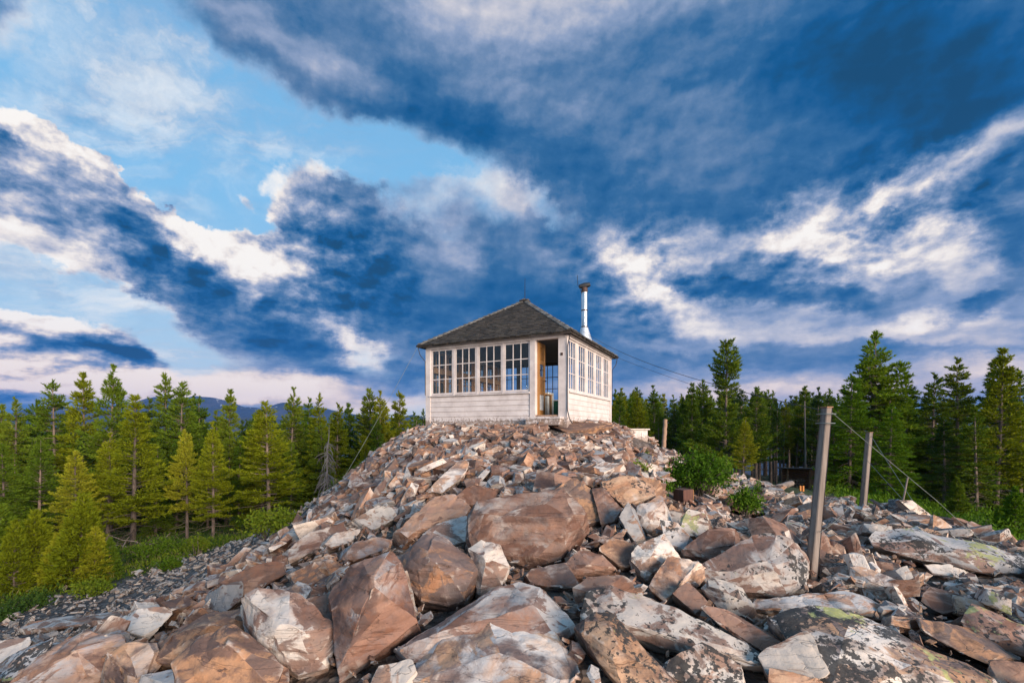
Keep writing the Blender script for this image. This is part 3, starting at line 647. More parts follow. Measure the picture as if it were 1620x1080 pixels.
def zone(x, y):
    u, v = cabin_uv(x, y); u, v = u[0], v[0]
    if y > 9.2 and x < 4.2: return 'close under the cabin walls', 'under the lookout'
    if x > 2.4 and y > 6.5: return 'in the far right boulder field', 'far boulder field'
    if x > 1.9: return 'in the near right boulder field', 'near boulder field'
    if x < -2.6: return 'on the left flank of the mound', 'left flank'
    if y > 6.0: return 'on the slope below the cabin', 'upper slope'
    return 'between the big boulders of the foreground', 'among the foreground boulders'
def place_stones():
    R = [r for r in STONES if r[5] in ('mix', 'lichen')]
    def shown(r):
        px = CX+r[0]/r[1]*F; py = CY-r[2]/r[1]*F
        return r[3]/r[1] if -10 < px < 1630 and py < 1085 else 0
    R.sort(key=shown, reverse=True)
    one, rest = R[:N_STONES], R[N_STONES:] + [r for r in STONES if r[5] not in ('mix', 'lichen')]
    word = {'pale': 'pale angular stone', 'rust': 'rust-stained angular stone', 'brown': 'dark brown angular stone', 'grey': 'grey angular stone', 'lichen': 'lichen-spotted angular stone'}
    for (x, y, z, s, m, k, sd) in one:
        r = random.Random(sd)
        kind = r.choices(['pale', 'rust', 'brown', 'grey'], [4, 3.4, 2.6, 1.2])[0] if k == 'mix' else r.choices(['lichen', 'pale', 'rust', 'grey', 'dark'], [4, 3, 2, 1.5, 1.5])[0]
        o = link('stone', fine_mesh(r.randrange(len(FINE)), kind))
        o.matrix_world = Matrix.Translation((x, y, z)) @ m.to_4x4() @ Matrix.Diagonal((s*r.uniform(.9, 1.25), s*r.uniform(.8, 1.1), s*r.uniform(.8, 1.2), 1))
        where, gr = zone(x, y); w = word.get(kind, word['lichen'])
        tag(o, f'{w} lying loose {where}', 'rock', f'{w.replace(" angular stone", "")} stones {gr}')
    groups = {}
    for r in rest: groups.setdefault(r[5], []).append(r)
    for k, L in groups.items():
        V, Fc, n0 = [], [], 0
        for (x, y, z, s, m, kk, sd) in L:
            r = random.Random(sd); v, f = ROUGH[r.randrange(len(ROUGH))]
            q = (v*np.array([s*r.uniform(.9, 1.25), s*r.uniform(.8, 1.1), s*r.uniform(.8, 1.2)])) @ np.array(m).T + np.array([x, y, z])
            V.append(q); Fc.append(f+n0); n0 += len(v)
        V = np.vstack(V); Fc = np.vstack(Fc)
        me = bpy.data.meshes.new('rubble'); me.vertices.add(len(V)); me.vertices.foreach_set('co', V.ravel())
        me.loops.add(Fc.size); me.loops.foreach_set('vertex_index', Fc.ravel().astype(np.int32))
        me.polygons.add(len(Fc)); me.polygons.foreach_set('loop_start', np.arange(0, Fc.size, 3, dtype=np.int32)); me.update(calc_edges=True); me.validate(); me.polygons.foreach_set('use_smooth', [False]*len(me.polygons))
        me.materials.append(SMI[k])
        nm, lb, ct = {'mix': ('rubble', 'loose rusty and grey rubble packed between the boulders of the mound', 'rubble'), 'lichen': ('lichen_rubble', 'lichen-spotted rubble filling the boulder field on the right', 'rubble'),
                      'dark': ('scree', 'fine dark grey scree below the left foot of the mound', 'scree'), 'chip': ('gravel', 'small stone chips and gravel in the gaps between boulders', 'gravel')}[k]
        o = link(nm, me); o['kind'] = 'stuff'; tag(o, lb, ct)
N_STONES = 228
place_stones()
# ------------------------------------------------------------------ shared mesh pieces
def box(bm, x0, x1, y0, y1, z0, z1):
    v = [bm.verts.new((x, y, z)) for z in (z0, z1) for x, y in ((x0, y0), (x1, y0), (x1, y1), (x0, y1))]
    for f in ((3, 2, 1, 0), (4, 5, 6, 7), (0, 1, 5, 4), (1, 2, 6, 5), (2, 3, 7, 6), (3, 0, 4, 7)): bm.faces.new([v[i] for i in f])
    return v
def tube(bm, pts, rad, seg=8, cap=True):
    pts = [Vector(p) for p in pts]; rad = rad if isinstance(rad, (list, tuple)) else [rad]*len(pts); rings = []
    for i, p in enumerate(pts):
        t = (pts[min(i+1, len(pts)-1)]-pts[max(i-1, 0)]).normalized()
        a = t.orthogonal().normalized() if i == 0 else (a - t*a.dot(t)).normalized()
        b = t.cross(a)
        rings.append([bm.verts.new(p+(a*math.cos(2*math.pi*k/seg)+b*math.sin(2*math.pi*k/seg))*rad[i]) for k in range(seg)])
    for r0, r1 in zip(rings, rings[1:]):
        for k in range(seg): bm.faces.new((r0[k], r0[(k+1) % seg], r1[(k+1) % seg], r1[k]))
    if cap: bm.faces.new(rings[0][::-1]); bm.faces.new(rings[-1])
def mesh_obj(name, bm, m, parent=None, smooth=False, bev=0.0):
    if bev: bmesh.ops.bevel(bm, geom=list(bm.edges), offset=bev, segments=1, affect='EDGES')
    bm.normal_update()
    me = bpy.data.meshes.new(name); bm.to_mesh(me); bm.free()
    if smooth:
        me.polygons.foreach_set('use_smooth', [True]*len(me.polygons)); me.set_sharp_from_angle(angle=math.radians(40))
    me.materials.append(m)
    return link(name, me, parent)
def empty(name, loc=(0, 0, 0), rz=0.0, parent=None):
    o = bpy.data.objects.new(name, None); COL.objects.link(o); o.location = loc; o.rotation_euler = (0, 0, rz); o.empty_display_size = .2
    if parent: o.parent = parent
    return o
def BM(): return bmesh.new()

# ------------------------------------------------------------------ materials of built things
def white_paint(g, b):
    p = g.new('ShaderNodeTexCoord').outputs['Object']; z = g.sep(p)[2]
    n = g.noise(p, 3.0, 6, .6); nf = g.noise(g.mapping(p, scale=(6, 6, 40)), 2.0, 5, .7); sp = g.noise(p, 17, 6, .7, .5)
    c = g.ramp(n, [(.3, (.50,.43,.405,1)), (.55, (.66,.58,.55,1)), (.75, (.73,.66,.63,1))])
    c = g.mix(g.m('MULTIPLY', g.rng(nf, .52, .75), .25), c, (.50,.45,.42,1))
    low = g.m('ADD', g.rng(z, .05, .55, .34, 0.02), 0.0)
    wear = g.rng(g.m('ADD', sp, low), .70, .76)
    c = g.mix(g.m('MULTIPLY', wear, .85), c, g.mix(n, (.16,.10,.075,1), (.30,.22,.17,1)))
    g.put(b.inputs['Base Color'], c); b.inputs['Roughness'].default_value = .6
    g.put(b.inputs['Normal'], g.bump(g.m('ADD', sp, nf), .25, .01))
M_WHITE = mat('white_paint', white_paint)
def wood(name, c0, c1, c2, ax=(14, 14, 1.2), rough=.8):
    def fn(g, b):
        p = g.new('ShaderNodeTexCoord').outputs['Object']; r = g.new('ShaderNodeObjectInfo').outputs['Random']
        p = g.vm('ADD', p, g.comb(g.m('MULTIPLY', r, 31), g.m('MULTIPLY', r, 17), g.m('MULTIPLY', r, 11)))
        n = g.noise(g.mapping(p, scale=ax), 1.6, 7, .65, .6); n2 = g.noise(p, 2.2, 5, .6)
        c = g.ramp(g.m('ADD', g.m('MULTIPLY', n, .7), g.m('MULTIPLY', n2, .3)), [(.3, c0+(1,)), (.5, c1+(1,)), (.7, c2+(1,))])
        crack = g.rng(g.noise(g.mapping(p, scale=(ax[0]*1.6, ax[1]*1.6, ax[2]*.6)), 1.1, 4, .6), .62, .70)
        g.put(b.inputs['Base Color'], g.mix(g.m('MULTIPLY', crack, .75), c, tuple(v*.3 for v in c0)+(1,)))
        b.inputs['Roughness'].default_value = rough; g.put(b.inputs['Normal'], g.bump(n, .5, .01))
    return mat(name, fn)
M_TAN = wood('tan_boards', (.46,.24,.11), (.60,.33,.16), (.70,.42,.22))
M_YELLOW = wood('varnished_door', (.26,.115,.035), (.38,.18,.055), (.48,.25,.085), rough=.45)
M_GREYWOOD = wood('weathered_post', (.11,.083,.068), (.21,.165,.14), (.31,.255,.22))
M_BROWNWOOD = wood('bare_log', (.22,.13,.09), (.34,.21,.14), (.42,.28,.19))
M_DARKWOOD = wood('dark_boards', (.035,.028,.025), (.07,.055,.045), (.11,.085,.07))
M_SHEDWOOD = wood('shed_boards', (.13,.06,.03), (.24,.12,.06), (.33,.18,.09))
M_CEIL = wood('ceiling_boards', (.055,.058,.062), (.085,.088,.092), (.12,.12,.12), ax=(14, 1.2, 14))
M_STEEL = plain('stove_pipe_steel', (.62,.63,.66), .28, 1.0, .06, 6)
M_ZINC = plain('flashing_zinc', (.66,.67,.70), .5, .7, .08, 5)
M_RUST = plain('rusty_iron', (.10,.06,.05), .75, .5)
M_IRON = plain('black_iron', (.025,.026,.03), .6, .4)
M_CABLE = plain('black_cable', (.03,.03,.035), .7)
M_WIRE = plain('galvanised_wire', (.20,.22,.20), .6, .4)
M_GREEN = plain('green_enamel', (.012,.085,.060), .45)
M_ENAMEL = plain('white_enamel', (.66,.68,.68), .4)
M_FLOOR = wood('floor_boards', (.12,.075,.045), (.18,.11,.07), (.24,.15,.10), ax=(1.2, 14, 14))
def glassy(g, b):
    g.n.remove(b); out = g.n['Material Output']
    t = g.new('ShaderNodeBsdfTransparent'); t.inputs[0].default_value = (.95, .97, .975, 1)
    gl = g.new('ShaderNodeBsdfGlossy'); gl.inputs['Roughness'].default_value = .03; gl.inputs['Color'].default_value = (.9, .95, 1, 1)
    fr = g.new('ShaderNodeFresnel'); fr.inputs[0].default_value = 1.5
    nz = g.noise(g.new('ShaderNodeTexCoord').outputs['Object'], 2.0, 3); bp = g.bump(nz, .12, .02)
    g.put(gl.inputs['Normal'], bp); g.put(fr.inputs['Normal'], bp)
    mx = g.new('ShaderNodeMixShader'); g.put(mx.inputs[0], g.m('MULTIPLY', fr.outputs[0], .55)); g.l.new(t.outputs[0], mx.inputs[1]); g.l.new(gl.outputs[0], mx.inputs[2]); g.l.new(mx.outputs[0], out.inputs[0])
def glass_mat(name):
    m = bpy.data.materials.new(name); m.use_nodes = True; g = NG(m.node_tree); glassy(g, g.n['Principled BSDF']); return m
M_GLASS = glass_mat('window_glass')
def shake(g, b):
    p = g.new('ShaderNodeTexCoord').outputs['Object']; r = g.new('ShaderNodeNewGeometry').outputs['Random Per Island']
    n = g.noise(p, 9, 6, .65); n2 = g.noise(p, 1.5, 4, .6)
    c = g.ramp(g.m('ADD', g.m('MULTIPLY', r, .6), g.m('MULTIPLY', n, .4)), [(.15, (.013,.011,.010,1)), (.45, (.029,.023,.019,1)), (.7, (.048,.038,.030,1)), (.95, (.085,.068,.055,1))])
    c = g.mix(g.rng(n2, .5, .75, 0, .4), c, (.045,.045,.032,1))
    g.put(b.inputs['Base Color'], c); b.inputs['Roughness'].default_value = .95; g.put(b.inputs['Normal'], g.bump(n, .6, .02))
M_SHAKE = mat('cedar_shakes', shake)

# ------------------------------------------------------------------ the lookout cabin; local X runs along its right wall, Y along its left wall
W = 4.26
ZS, ZW0, ZW1, ZT = .985, 1.03, 2.29, 2.36       # sill, window bottom and top, wall top
def build_cabin():
    root = empty('lookout_cabin', (1.35, 11.5, 0), math.radians(63.4))
    tag(root, 'small white lookout cabin with hipped shake roof on top of the rock mound', 'cabin')
    def slab(bm, side, a0, a1, z0, z1, d0, d1):
        """a0..a1 along the wall, d0..d1 outwards from the wall line"""
        if side == 'L': return box(bm, -d1, -d0, a0, a1, z0, z1)
        if side == 'R': return box(bm, a0, a1, -d1, -d0, z0, z1)
        if side == 'B': return box(bm, a0, a1, W+d0, W+d1, z0, z1)
        return box(bm, W+d0, W+d1, a0, a1, z0, z1)
    random.seed(3)
    # siding below the sills, overlapping boards
    ranges = {'L': (1.0, W-.14), 'R': (.16, W-.14), 'B': (.16, W-.14), 'D': (.16, W-.14)}
    for s, (a0, a1) in ranges.items():
        bm = BM(); zb = .10; n = 6; hgt = (ZS-.05-zb)/n
        for i in range(n):
            z0 = zb+i*hgt; v = slab(bm, s, a0, a1, z0, z0+hgt+.012, -.03, .0)
            for q in v:       # lower edge of each board stands out
                low = q.co.z < z0+.01
                out = {'L': (-1, 0), 'R': (0, -1), 'B': (0, 1), 'D': (1, 0)}[s]
                edge = {'L': q.co.x < -.001 or abs(q.co.x) < 1e-6, 'R': abs(q.co.y) < 1e-6, 'B': abs(q.co.y-W) < 1e-6, 'D': abs(q.co.x-W) < 1e-6}[s]
                if edge: q.co.x += out[0]*(.021 if low else .003); q.co.y += out[1]*(.021 if low else .003)
        mesh_obj('siding', bm, M_WHITE, root)
        bm = BM(); slab(bm, s, a0, a1, .05, ZS-.04, -.09, -.035)
        mesh_obj('inner_lining', bm, M_TAN, root)
    # corner posts and boards
    for (x, y) in ((0, 0), (0, W), (W, 0), (W, W)):
        bm = BM(); sx = -1 if x == 0 else 1; sy = -1 if y == 0 else 1
        wy = .20 if (x, y) == (0, 0) else .13
        box(bm, min(x+sx*.035, x-sx*.10), max(x+sx*.035, x-sx*.10), min(y+sy*.035, y-sy*wy), max(y+sy*.035, y-sy*wy), .06, ZT)
        mesh_obj('corner_board', bm, M_WHITE, root, bev=.004)
    # door posts
    bm = BM(); slab(bm, 'L', .83, .985, .06, ZT, -.12, .032); mesh_obj('door_post', bm, M_WHITE, root, bev=.004)
    # sills and friezes
    for s in 'LRBD':
        a0 = .99 if s == 'L' else .11
        bm = BM(); slab(bm, s, a0, W-.10, ZS-.035, ZS+.0, -.11, .06); mesh_obj('sill', bm, M_WHITE, root, bev=.004)
        bm = BM(); slab(bm, s, .0, W, ZT-.058, ZT+.005, -.09, .046); slab(bm, s, -.09, W+.09, ZT+.005, ZT+.055, -.05, .09)
        mesh_obj('frieze', bm, M_WHITE, root, bev=.004)
    # windows: sash of three by three panes, glass set inside the sash
    spans = {'L': [(.99, 1.745), (1.80, 2.545), (2.60, 3.30), (3.36, 4.11)], 'R': [(.115, .755), (.93, 1.57), (1.75, 2.39), (2.57, 3.21), (3.40, 4.04)]}
    spans['B'] = [(.18, .86), (1.0, 1.68), (1.80, 2.48), (2.60, 3.28), (3.40, 4.08)]; spans['D'] = spans['B']
    for s, L in spans.items():
        inner = s in 'BD'
        for k, (a0, a1) in enumerate(L):
            z0, z1 = ZW0-.03, ZW1+.005; t = .040
            bm = BM(); d0, d1 = -.030, .004
            slab(bm, s, a0, a1, z0, z0+t+.012, d0, d1); slab(bm, s, a0, a1, z1-t, z1, d0, d1)
            slab(bm, s, a0, a0+t, z0+t+.012, z1-t, d0, d1); slab(bm, s, a1-t, a1, z0+t+.012, z1-t, d0, d1)
            for i in (1, 2):
                c = a0+t+(a1-a0-2*t)*i/3; slab(bm, s, c-.011, c+.011, z0+t+.012, z1-t, -.020, -.002)
            for i in (1, 2):
                c = z0+t+(z1-z0-2*t)*i/3
                for j in range(3):
                    b0 = a0+t+(a1-a0-2*t)*j/3; b1 = a0+t+(a1-a0-2*t)*(j+1)/3
                    slab(bm, s, b0+(.011 if j else 0), b1-(.011 if j < 2 else 0), c-.011, c+.011, -.020, -.002)
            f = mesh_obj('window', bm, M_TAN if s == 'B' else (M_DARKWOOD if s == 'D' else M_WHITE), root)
            bm = BM(); slab(bm, s, a0+t, a1-t, z0+t, z1-t, -.013, -.010); mesh_obj('pane', bm, M_GLASS, f)
        # mullion posts between the sashes
        edges = [x for ab in L for x in ab]
        for e0, e1 in zip(edges[1::2], edges[2::2]):
            bm = BM(); slab(bm, s, e0+.002, e1-.002, ZS, ZT-.058, -.07, .012)
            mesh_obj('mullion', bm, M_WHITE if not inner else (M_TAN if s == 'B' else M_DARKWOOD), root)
        if L[0][0] > .17 and s != 'L':
            bm = BM(); slab(bm, s, .10, L[0][0]-.002, ZS, ZT-.058, -.09, .015); mesh_obj('mullion', bm, M_TAN, root)
        bm = BM(); slab(bm, s, a1+.002, W-.13, ZS, ZT-.058, -.09, .018); mesh_obj('mullion', bm, M_WHITE if not inner else M_TAN, root)
    # storm shutters still hung outside the far left wall
    for k, (a0, a1) in enumerate(spans['B']):
        bm = BM()
        zlo = ZW0-.05 if k < 3 else 1.52
        n = 4
        for i in range(n): box(bm, a0+(a1-a0)*i/n+.003, a0+(a1-a0)*(i+1)/n-.003, W+.03, W+.055, zlo, ZW1+.03)
        box(bm, a0, a1, W+.056, W+.08, zlo+.12, zlo+.2); box(bm, a0, a1, W+.056, W+.08, ZW1-.2, ZW1-.12)
        mesh_obj('shutter', bm, M_DARKWOOD, root)
    # inside shelf rail along that wall
    bm = BM(); box(bm, .15, W-.12, W-.16, W-.12, 1.66, 1.80); mesh_obj('shelf_rail', bm, M_TAN, root)
    bm = BM(); box(bm, .1, W-.1, .1, W-.1, .30, .36); mesh_obj('floor', bm, M_FLOOR, root)
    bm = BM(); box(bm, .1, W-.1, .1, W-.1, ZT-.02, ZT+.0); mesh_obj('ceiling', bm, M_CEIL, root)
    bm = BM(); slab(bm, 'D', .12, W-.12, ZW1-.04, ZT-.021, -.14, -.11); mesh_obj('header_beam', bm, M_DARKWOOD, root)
    # door frame, open door, doorstep
    bm = BM(); slab(bm, 'L', .201, .829, .30, .385, -.14, .02); mesh_obj('threshold', bm, M_BROWNWOOD, root)
    bm = BM(); box(bm, -.30, -.036, .05, 1.02, .27, .335); box(bm, -.27, -.04, .08, .99, .12, .27)
    bmesh.ops.bevel(bm, geom=list(bm.edges), offset=.006, segments=1, affect='EDGES'); mesh_obj('doorstep', bm, M_WHITE, root)
    d = empty('door', parent=root)
    bm = BM(); y0, y1 = .795, .83; x0, x1 = .10, .56
    box(bm, x0, x0+.09, y0, y1, .39, 2.27); box(bm, x1-.09, x1, y0, y1, .39, 2.27)
    for z0, z1 in ((.39, .52), (.92, 1.02), (1.32, 1.40), (1.72, 1.82), (2.17, 2.27)): box(bm, x0+.09, x1-.09, y0+.001, y1-.001, z0, z1)
    for xx in (.235, .33, .425): box(bm, xx-.018, xx+.018, y0+.004, y1-.004, 1.82, 2.17)
    for xx in (.26, .33, .40): box(bm, xx-.025, xx+.025, y0+.004, y1-.004, 1.02, 1.32)
    mesh_obj('door_frame', bm, M_YELLOW, d)
    bm = BM(); box(bm, x0+.09, x1-.09, y0+.012, y1-.012, .52, .92); mesh_obj('lower_panel', bm, M_ENAMEL, d)
    bm = BM(); box(bm, x0+.09, x1-.09, y0+.014, y0+.018, 1.40, 1.72); box(bm, x0+.09, x1-.09, y0+.014, y0+.018, 1.02, 1.32); mesh_obj('door_glass', bm, M_GLASS, d)
    bm = BM(); tube(bm, [(x1-.045, y0-.05, 1.30), (x1-.045, y0+.0, 1.30)], .016); mesh_obj('door_knob', bm, M_RUST, d)
    # roof: deck plus courses of shakes on four hips
    o = .20; e0, e1 = -o, W+o; ze, za = 2.405, 3.99; c = W/2
    bm = BM()
    b4 = [bm.verts.new(p) for p in ((e0, e0, ze), (e1, e0, ze), (e1, e1, ze), (e0, e1, ze))]; ap = bm.verts.new((c, c, za-.05))
    for i in range(4): bm.faces.new((b4[i], b4[(i+1) % 4], ap))
    bm.faces.new(b4[::-1]); deck = mesh_obj('roof', bm, M_DARKWOOD, root)
    rs = random.Random(9); bm = BM(); n = 25; run = c+o; rise = za-ze; ln = math.hypot(run, rise)
    for side in range(4):
        R = Matrix.Translation((c, c, 0)) @ Matrix.Rotation(side*math.pi/2, 4, 'Z')
        for i in range(n):
            t0 = i/n-.010; t1 = min((i+1)/n+.03, 1.0)
            half = run*(1-i/n)+.015
            x = -half
            while x < half-.01:
                w = min(rs.uniform(.09, .19), half-x); tt = t0+rs.uniform(-.008, .008)
                def P(xx, t, lift):
                    lim = run*(1-t)+.015; xx = max(-lim, min(lim, xx))
                    return R @ Vector((xx, -run*(1-t)-.25*lift, ze+rise*t+lift))
                q = [bm.verts.new(P(x+.004, tt, .036+rs.uniform(0, .014))), bm.verts.new(P(x+w-.004, tt, .036+rs.uniform(0, .014))), bm.verts.new(P(x+w-.004, t1, .012)), bm.verts.new(P(x+.004, t1, .012)),
                     bm.verts.new(P(x+.004, tt, .012)), bm.verts.new(P(x+w-.004, tt, .012))]
                bm.faces.new((q[0], q[1], q[2], q[3])); bm.faces.new((q[4], q[5], q[1], q[0])); bm.faces.new((q[4], q[0], q[3])); bm.faces.new((q[1], q[5], q[2]))
                x += w
    mesh_obj('shakes', bm, M_SHAKE, deck)
    bm = BM()
    for side in range(4):
        R = Matrix.Translation((c, c, 0)) @ Matrix.Rotation(side*math.pi/2, 4, 'Z')
        m_ = 22
        for i in range(m_):
            t0, t1 = i/m_, (i+1.25)/m_
            p0 = Vector((-run*(1-t0), -run*(1-t0), ze+rise*t0)); p1 = Vector((-run*(1-t1), -run*(1-t1), ze+rise*t1))
            for sgn in (0, 1):
                dd = Vector((.11, 0, -.004)) if sgn == 0 else Vector((0, .11, -.004))
                q = [p0+Vector((0, 0, .085)), p0+dd+Vector((0, 0, .078)), p1+dd+Vector((0, 0, .05)), p1+Vector((0, 0, .056))]
                lo = [v-Vector((0, 0, .018)) for v in q]
                vv = [bm.verts.new(R @ v) for v in q+lo]
                for f in ((0, 1, 2, 3), (7, 6, 5, 4), (0, 4, 5, 1), (1, 5, 6, 2), (2, 6, 7, 3), (3, 7, 4, 0)): bm.faces.new([vv[k] for k in f])
    bmesh.ops.recalc_face_normals(bm, faces=bm.faces); mesh_obj('hip_cap', bm, plain('silvered_caps', (.16,.15,.14), .85, 0, .3, 6), deck)
    bm = BM(); box(bm, c-.14, c+.14, c-.14, c+.14, za-.02, za+.04); mesh_obj('peak_cap', bm, M_SHAKE, deck, bev=.02)
    bm = BM(); tube(bm, [(c, c, za), (c+.01, c, za+.72)], [.012, .006], 6); mesh_obj('lightning_rod', bm, M_IRON, root)
    # gutter board edge
    bm = BM()
    for s in 'LRBD': slab(bm, s, -.2, W+.2, ze-.035, ze-.002, .165, .195)
    mesh_obj('eave_edge', bm, M_DARKWOOD, root)
    # stovepipe
    sp = empty('stovepipe', (3.42, .62, 0), parent=root); zb = 2.86
    bm = BM(); tube(bm, [(0, 0, zb-.05), (0, 0, zb+.30), (0, 0, zb+.42)], [.26, .15, .115], 20); mesh_obj('flashing_cone', bm, M_ZINC, sp, True)
    bm = BM(); tube(bm, [(0, 0, zb+.40), (0, 0, 4.42)], .098, 20); mesh_obj('pipe', bm, M_STEEL, sp, True)
    bm = BM()
    for z in (zb+.44, zb+.97): tube(bm, [(0, 0, z-.02), (0, 0, z+.02)], .104, 20)
    mesh_obj('pipe_band', bm, M_RUST, sp, True)
    bm = BM(); tube(bm, [(0, 0, 4.40), (0, 0, 4.47), (0, 0, 4.56)], [.099, .102, .096], 20); mesh_obj('collar', bm, M_RUST, sp, True)
    bm = BM(); tube(bm, [(-.09, .14, 4.60), (0, 0, 4.63), (.06, -.13, 4.66), (.07, -.17, 4.67)], [.06, .09, .072, .055], 16); mesh_obj('rain_cowl', bm, M_IRON, sp, True)
    bm = BM(); tube(bm, [(-.1, .06, 4.35), (-.13, .10, 4.5), (-.15, .17, 4.62), (-.15, .19, 4.95)], .008, 6); mesh_obj('wire_stay', bm, M_IRON, sp)
    # cable down the near corner, and the house number plate
    bm = BM(); tube(bm, [(-.19, -.19, 2.43), (-.10, -.12, 2.28), (-.06, -.06, 2.10), (-.045, -.05, 1.6), (-.045, -.045, .95), (-.05, -.05, .5), (-.10, -.12, .28), (-.3, -.26, .16)], .012, 6)
    mesh_obj('ground_cable', bm, M_CABLE, root, True)
    for a, b_ in (((W+.19, -.19), (W+.04, -.05)), ((-.19, W+.19), (-.04, W+.04))):
        bm = BM(); tube(bm, [(a[0], a[1], 2.40), (a[0]*.7+b_[0]*.3, a[1]*.7+b_[1]*.3, 2.16), (b_[0], b_[1], 1.98), (b_[0], b_[1], 1.0)], .011, 6); mesh_obj('ground_cable', bm, M_CABLE, root, True)
    bm = BM(); box(bm, -.046, -.037, .075, .135, 1.86, 1.93); mesh_obj('number_plate', bm, M_RUST, root)
    return root
CABIN = build_cabin()
CM = Matrix.Translation((1.35, 11.5, 0)) @ Matrix.Rotation(math.radians(63.4), 4, 'Z')
def inside(name, x, y, label, cat):
    o = empty(name, CM @ Vector((x, y, .36)), math.radians(63.4)); tag(o, label, cat); return o
# things kept inside
o = inside('cupboard', 3.7, 1.4, 'dark green cupboard under the back window, seen through the open doorway', 'cupboard')
bm = BM(); box(bm, -.25, .25, -.75, .55, 0, .60); mesh_obj('carcass', bm, M_GREEN, o, bev=.008)
bm = BM(); box(bm, -.29, .29, -.79, .59, .603, .64); mesh_obj('worktop', bm, M_ENAMEL, o, bev=.005)
for y0 in (-.70, -.05):
    bm = BM(); box(bm, -.268, -.252, y0, y0+.56, .06, .55); dd = mesh_obj('cupboard_door', bm, M_GREEN, o, bev=.004)
    bm = BM(); tube(bm, [(-.29, y0+.5, .36), (-.268, y0+.5, .36)], .015); mesh_obj('knob', bm, M_IRON, dd)
o = inside('icebox', 2.0, 1.4, 'narrow white enamel box standing just inside the open doorway', 'icebox')
bm = BM(); box(bm, -.22, .22, -.2, .2, .03, .76); mesh_obj('carcass', bm, M_ENAMEL, o, bev=.015)
bm = BM(); box(bm, -.235, -.223, -.18, .18, .08, .72); dd = mesh_obj('icebox_door', bm, M_ENAMEL, o, bev=.004)
bm = BM(); box(bm, -.255, -.236, .12, .14, .38, .52); mesh_obj('handle', bm, M_STEEL, dd)
o = inside('wall_box', 3.95, .50, 'small dark box hung high beside the back window inside', 'box'); o.location.z = 1.75
bm = BM(); box(bm, -.10, .10, -.14, .14, 0, .34); mesh_obj('case', bm, M_DARKWOOD, o, bev=.01)
bm = BM(); box(bm, -.115, -.102, -.11, .11, .03, .31); mesh_obj('lid', bm, M_DARKWOOD, o)
o = inside('fire_finder', 1.6, 2.9, 'sighting instrument on a wooden stand behind the left windows', 'instrument')
bm = BM(); box(bm, -.25, .25, -.25, .25, 0, .74); mesh_obj('stand', bm, M_TAN, o, bev=.006)
bm = BM(); tube(bm, [(0, 0, .742), (0, 0, .79)], .26, 24); mesh_obj('map_disc', bm, M_RUST, o, True)
bm = BM(); box(bm, -.02, .02, .20, .22, .792, .98); box(bm, -.02, .02, -.22, -.20, .792, .95); mesh_obj('sight', bm, M_IRON, o)
o = inside('lamp', 1.0, 1.5, 'small glass lamp standing behind the fourth window from the left', 'lamp'); o.location.z = .36
bm = BM(); tube(bm, [(0, 0, .66), (0, 0, .70), (0, 0, .78), (0, 0, .80)], [.07, .09, .06, .03], 14); mesh_obj('base', bm, M_ZINC, o, True)
bm = BM(); tube(bm, [(0, 0, .802), (0, 0, .86), (0, 0, .98)], [.035, .05, .03], 14); mesh_obj('chimney', bm, M_GLASS, o, True)
o2 = inside('table', 1.05, 1.55, 'plain tan table under the lamp, just inside the left windows', 'table')
bm = BM(); box(bm, -.45, .45, -.6, .6, .62, .655); mesh_obj('tabletop', bm, M_TAN, o2, bev=.004)
for x in (-.4, .4):
    for y in (-.55, .55):
        bm = BM(); box(bm, x-.03, x+.03, y-.03, y+.03, 0, .618); mesh_obj('leg', bm, M_TAN, o2)
# ------------------------------------------------------------------ posts, wires, sheds and wood on the ground
def at(px, py, d): return Vector(pt(px, py, d))
def wpost(name, top, bot, w, round_=False, m=None, taper=1.0, label='', cat='post', sink=.25, lean=0):
    """a post from foot to top, as a bevelled timber with its own end grain"""
    o = empty(name, bot); tag(o, label, cat)
    t = top-bot; bm = BM(); a = Vector((1, .25, 0)).normalized(); b = Vector((-.25, 1, 0)).normalized()
    if round_:
        n = 12; tube(bm, [-t.normalized()*sink]+[t*(i/n)+Vector((mnoise.noise(Vector((i*.7, 1, w*9)))*w*.12, 0, 0)) for i in range(n+1)], [w*.5]+[w*.5*(1+(taper-1)*i/n) for i in range(n+1)], 12)
        mesh_obj('shaft', bm, m or M_GREYWOOD, o, True)
    else:
        n = 10; rings = []
        for i in range(n+1):
            c = -t.normalized()*sink + (t+t.normalized()*sink)*(i/n); k = .5*w*(1+(taper-1)*i/n)
            ring = []
            for sx, sy in ((-1, -1), (1, -1), (1, 1), (-1, 1)):
                for ex, ey in (((.82, 1), (1, .82)) if sx*sy > 0 else ((1, .82), (.82, 1))):
                    ring.append(bm.verts.new(c + a*sx*ex*k*(1+.05*mnoise.noise(Vector((i*.9, sx, sy)))) + b*sy*ey*k))
            rings.append(ring)
        for r0, r1 in zip(rings, rings[1:]):
            for k in range(8): bm.faces.new((r0[k], r0[(k+1) % 8], r1[(k+1) % 8], r1[k]))
        bm.faces.new(rings[0][::-1]); bm.faces.new(rings[-1]); bmesh.ops.recalc_face_normals(bm, faces=bm.faces)
        mesh_obj('shaft', bm, m or M_GREYWOOD, o)
        bm = BM(); box(bm, -w*.46, w*.46, -w*.46, w*.46, 0, .012); bmesh.ops.transform(bm, matrix=Matrix.Translation(t+Vector((0, 0, .002))) @ Matrix.Rotation(.24, 4, 'Z'), verts=bm.verts)
        mesh_obj('sawn_end', bm, M_SHEDWOOD, o)
    return o
d1 = 4.75; P1T, P1B = at(1308, 645, d1+.10), at(1285, 893, d1)
post1 = wpost('post', P1T, P1B, .088, label='tall weathered grey timber post leaning right, nearest of the wire posts', taper=.9)
bm = BM()
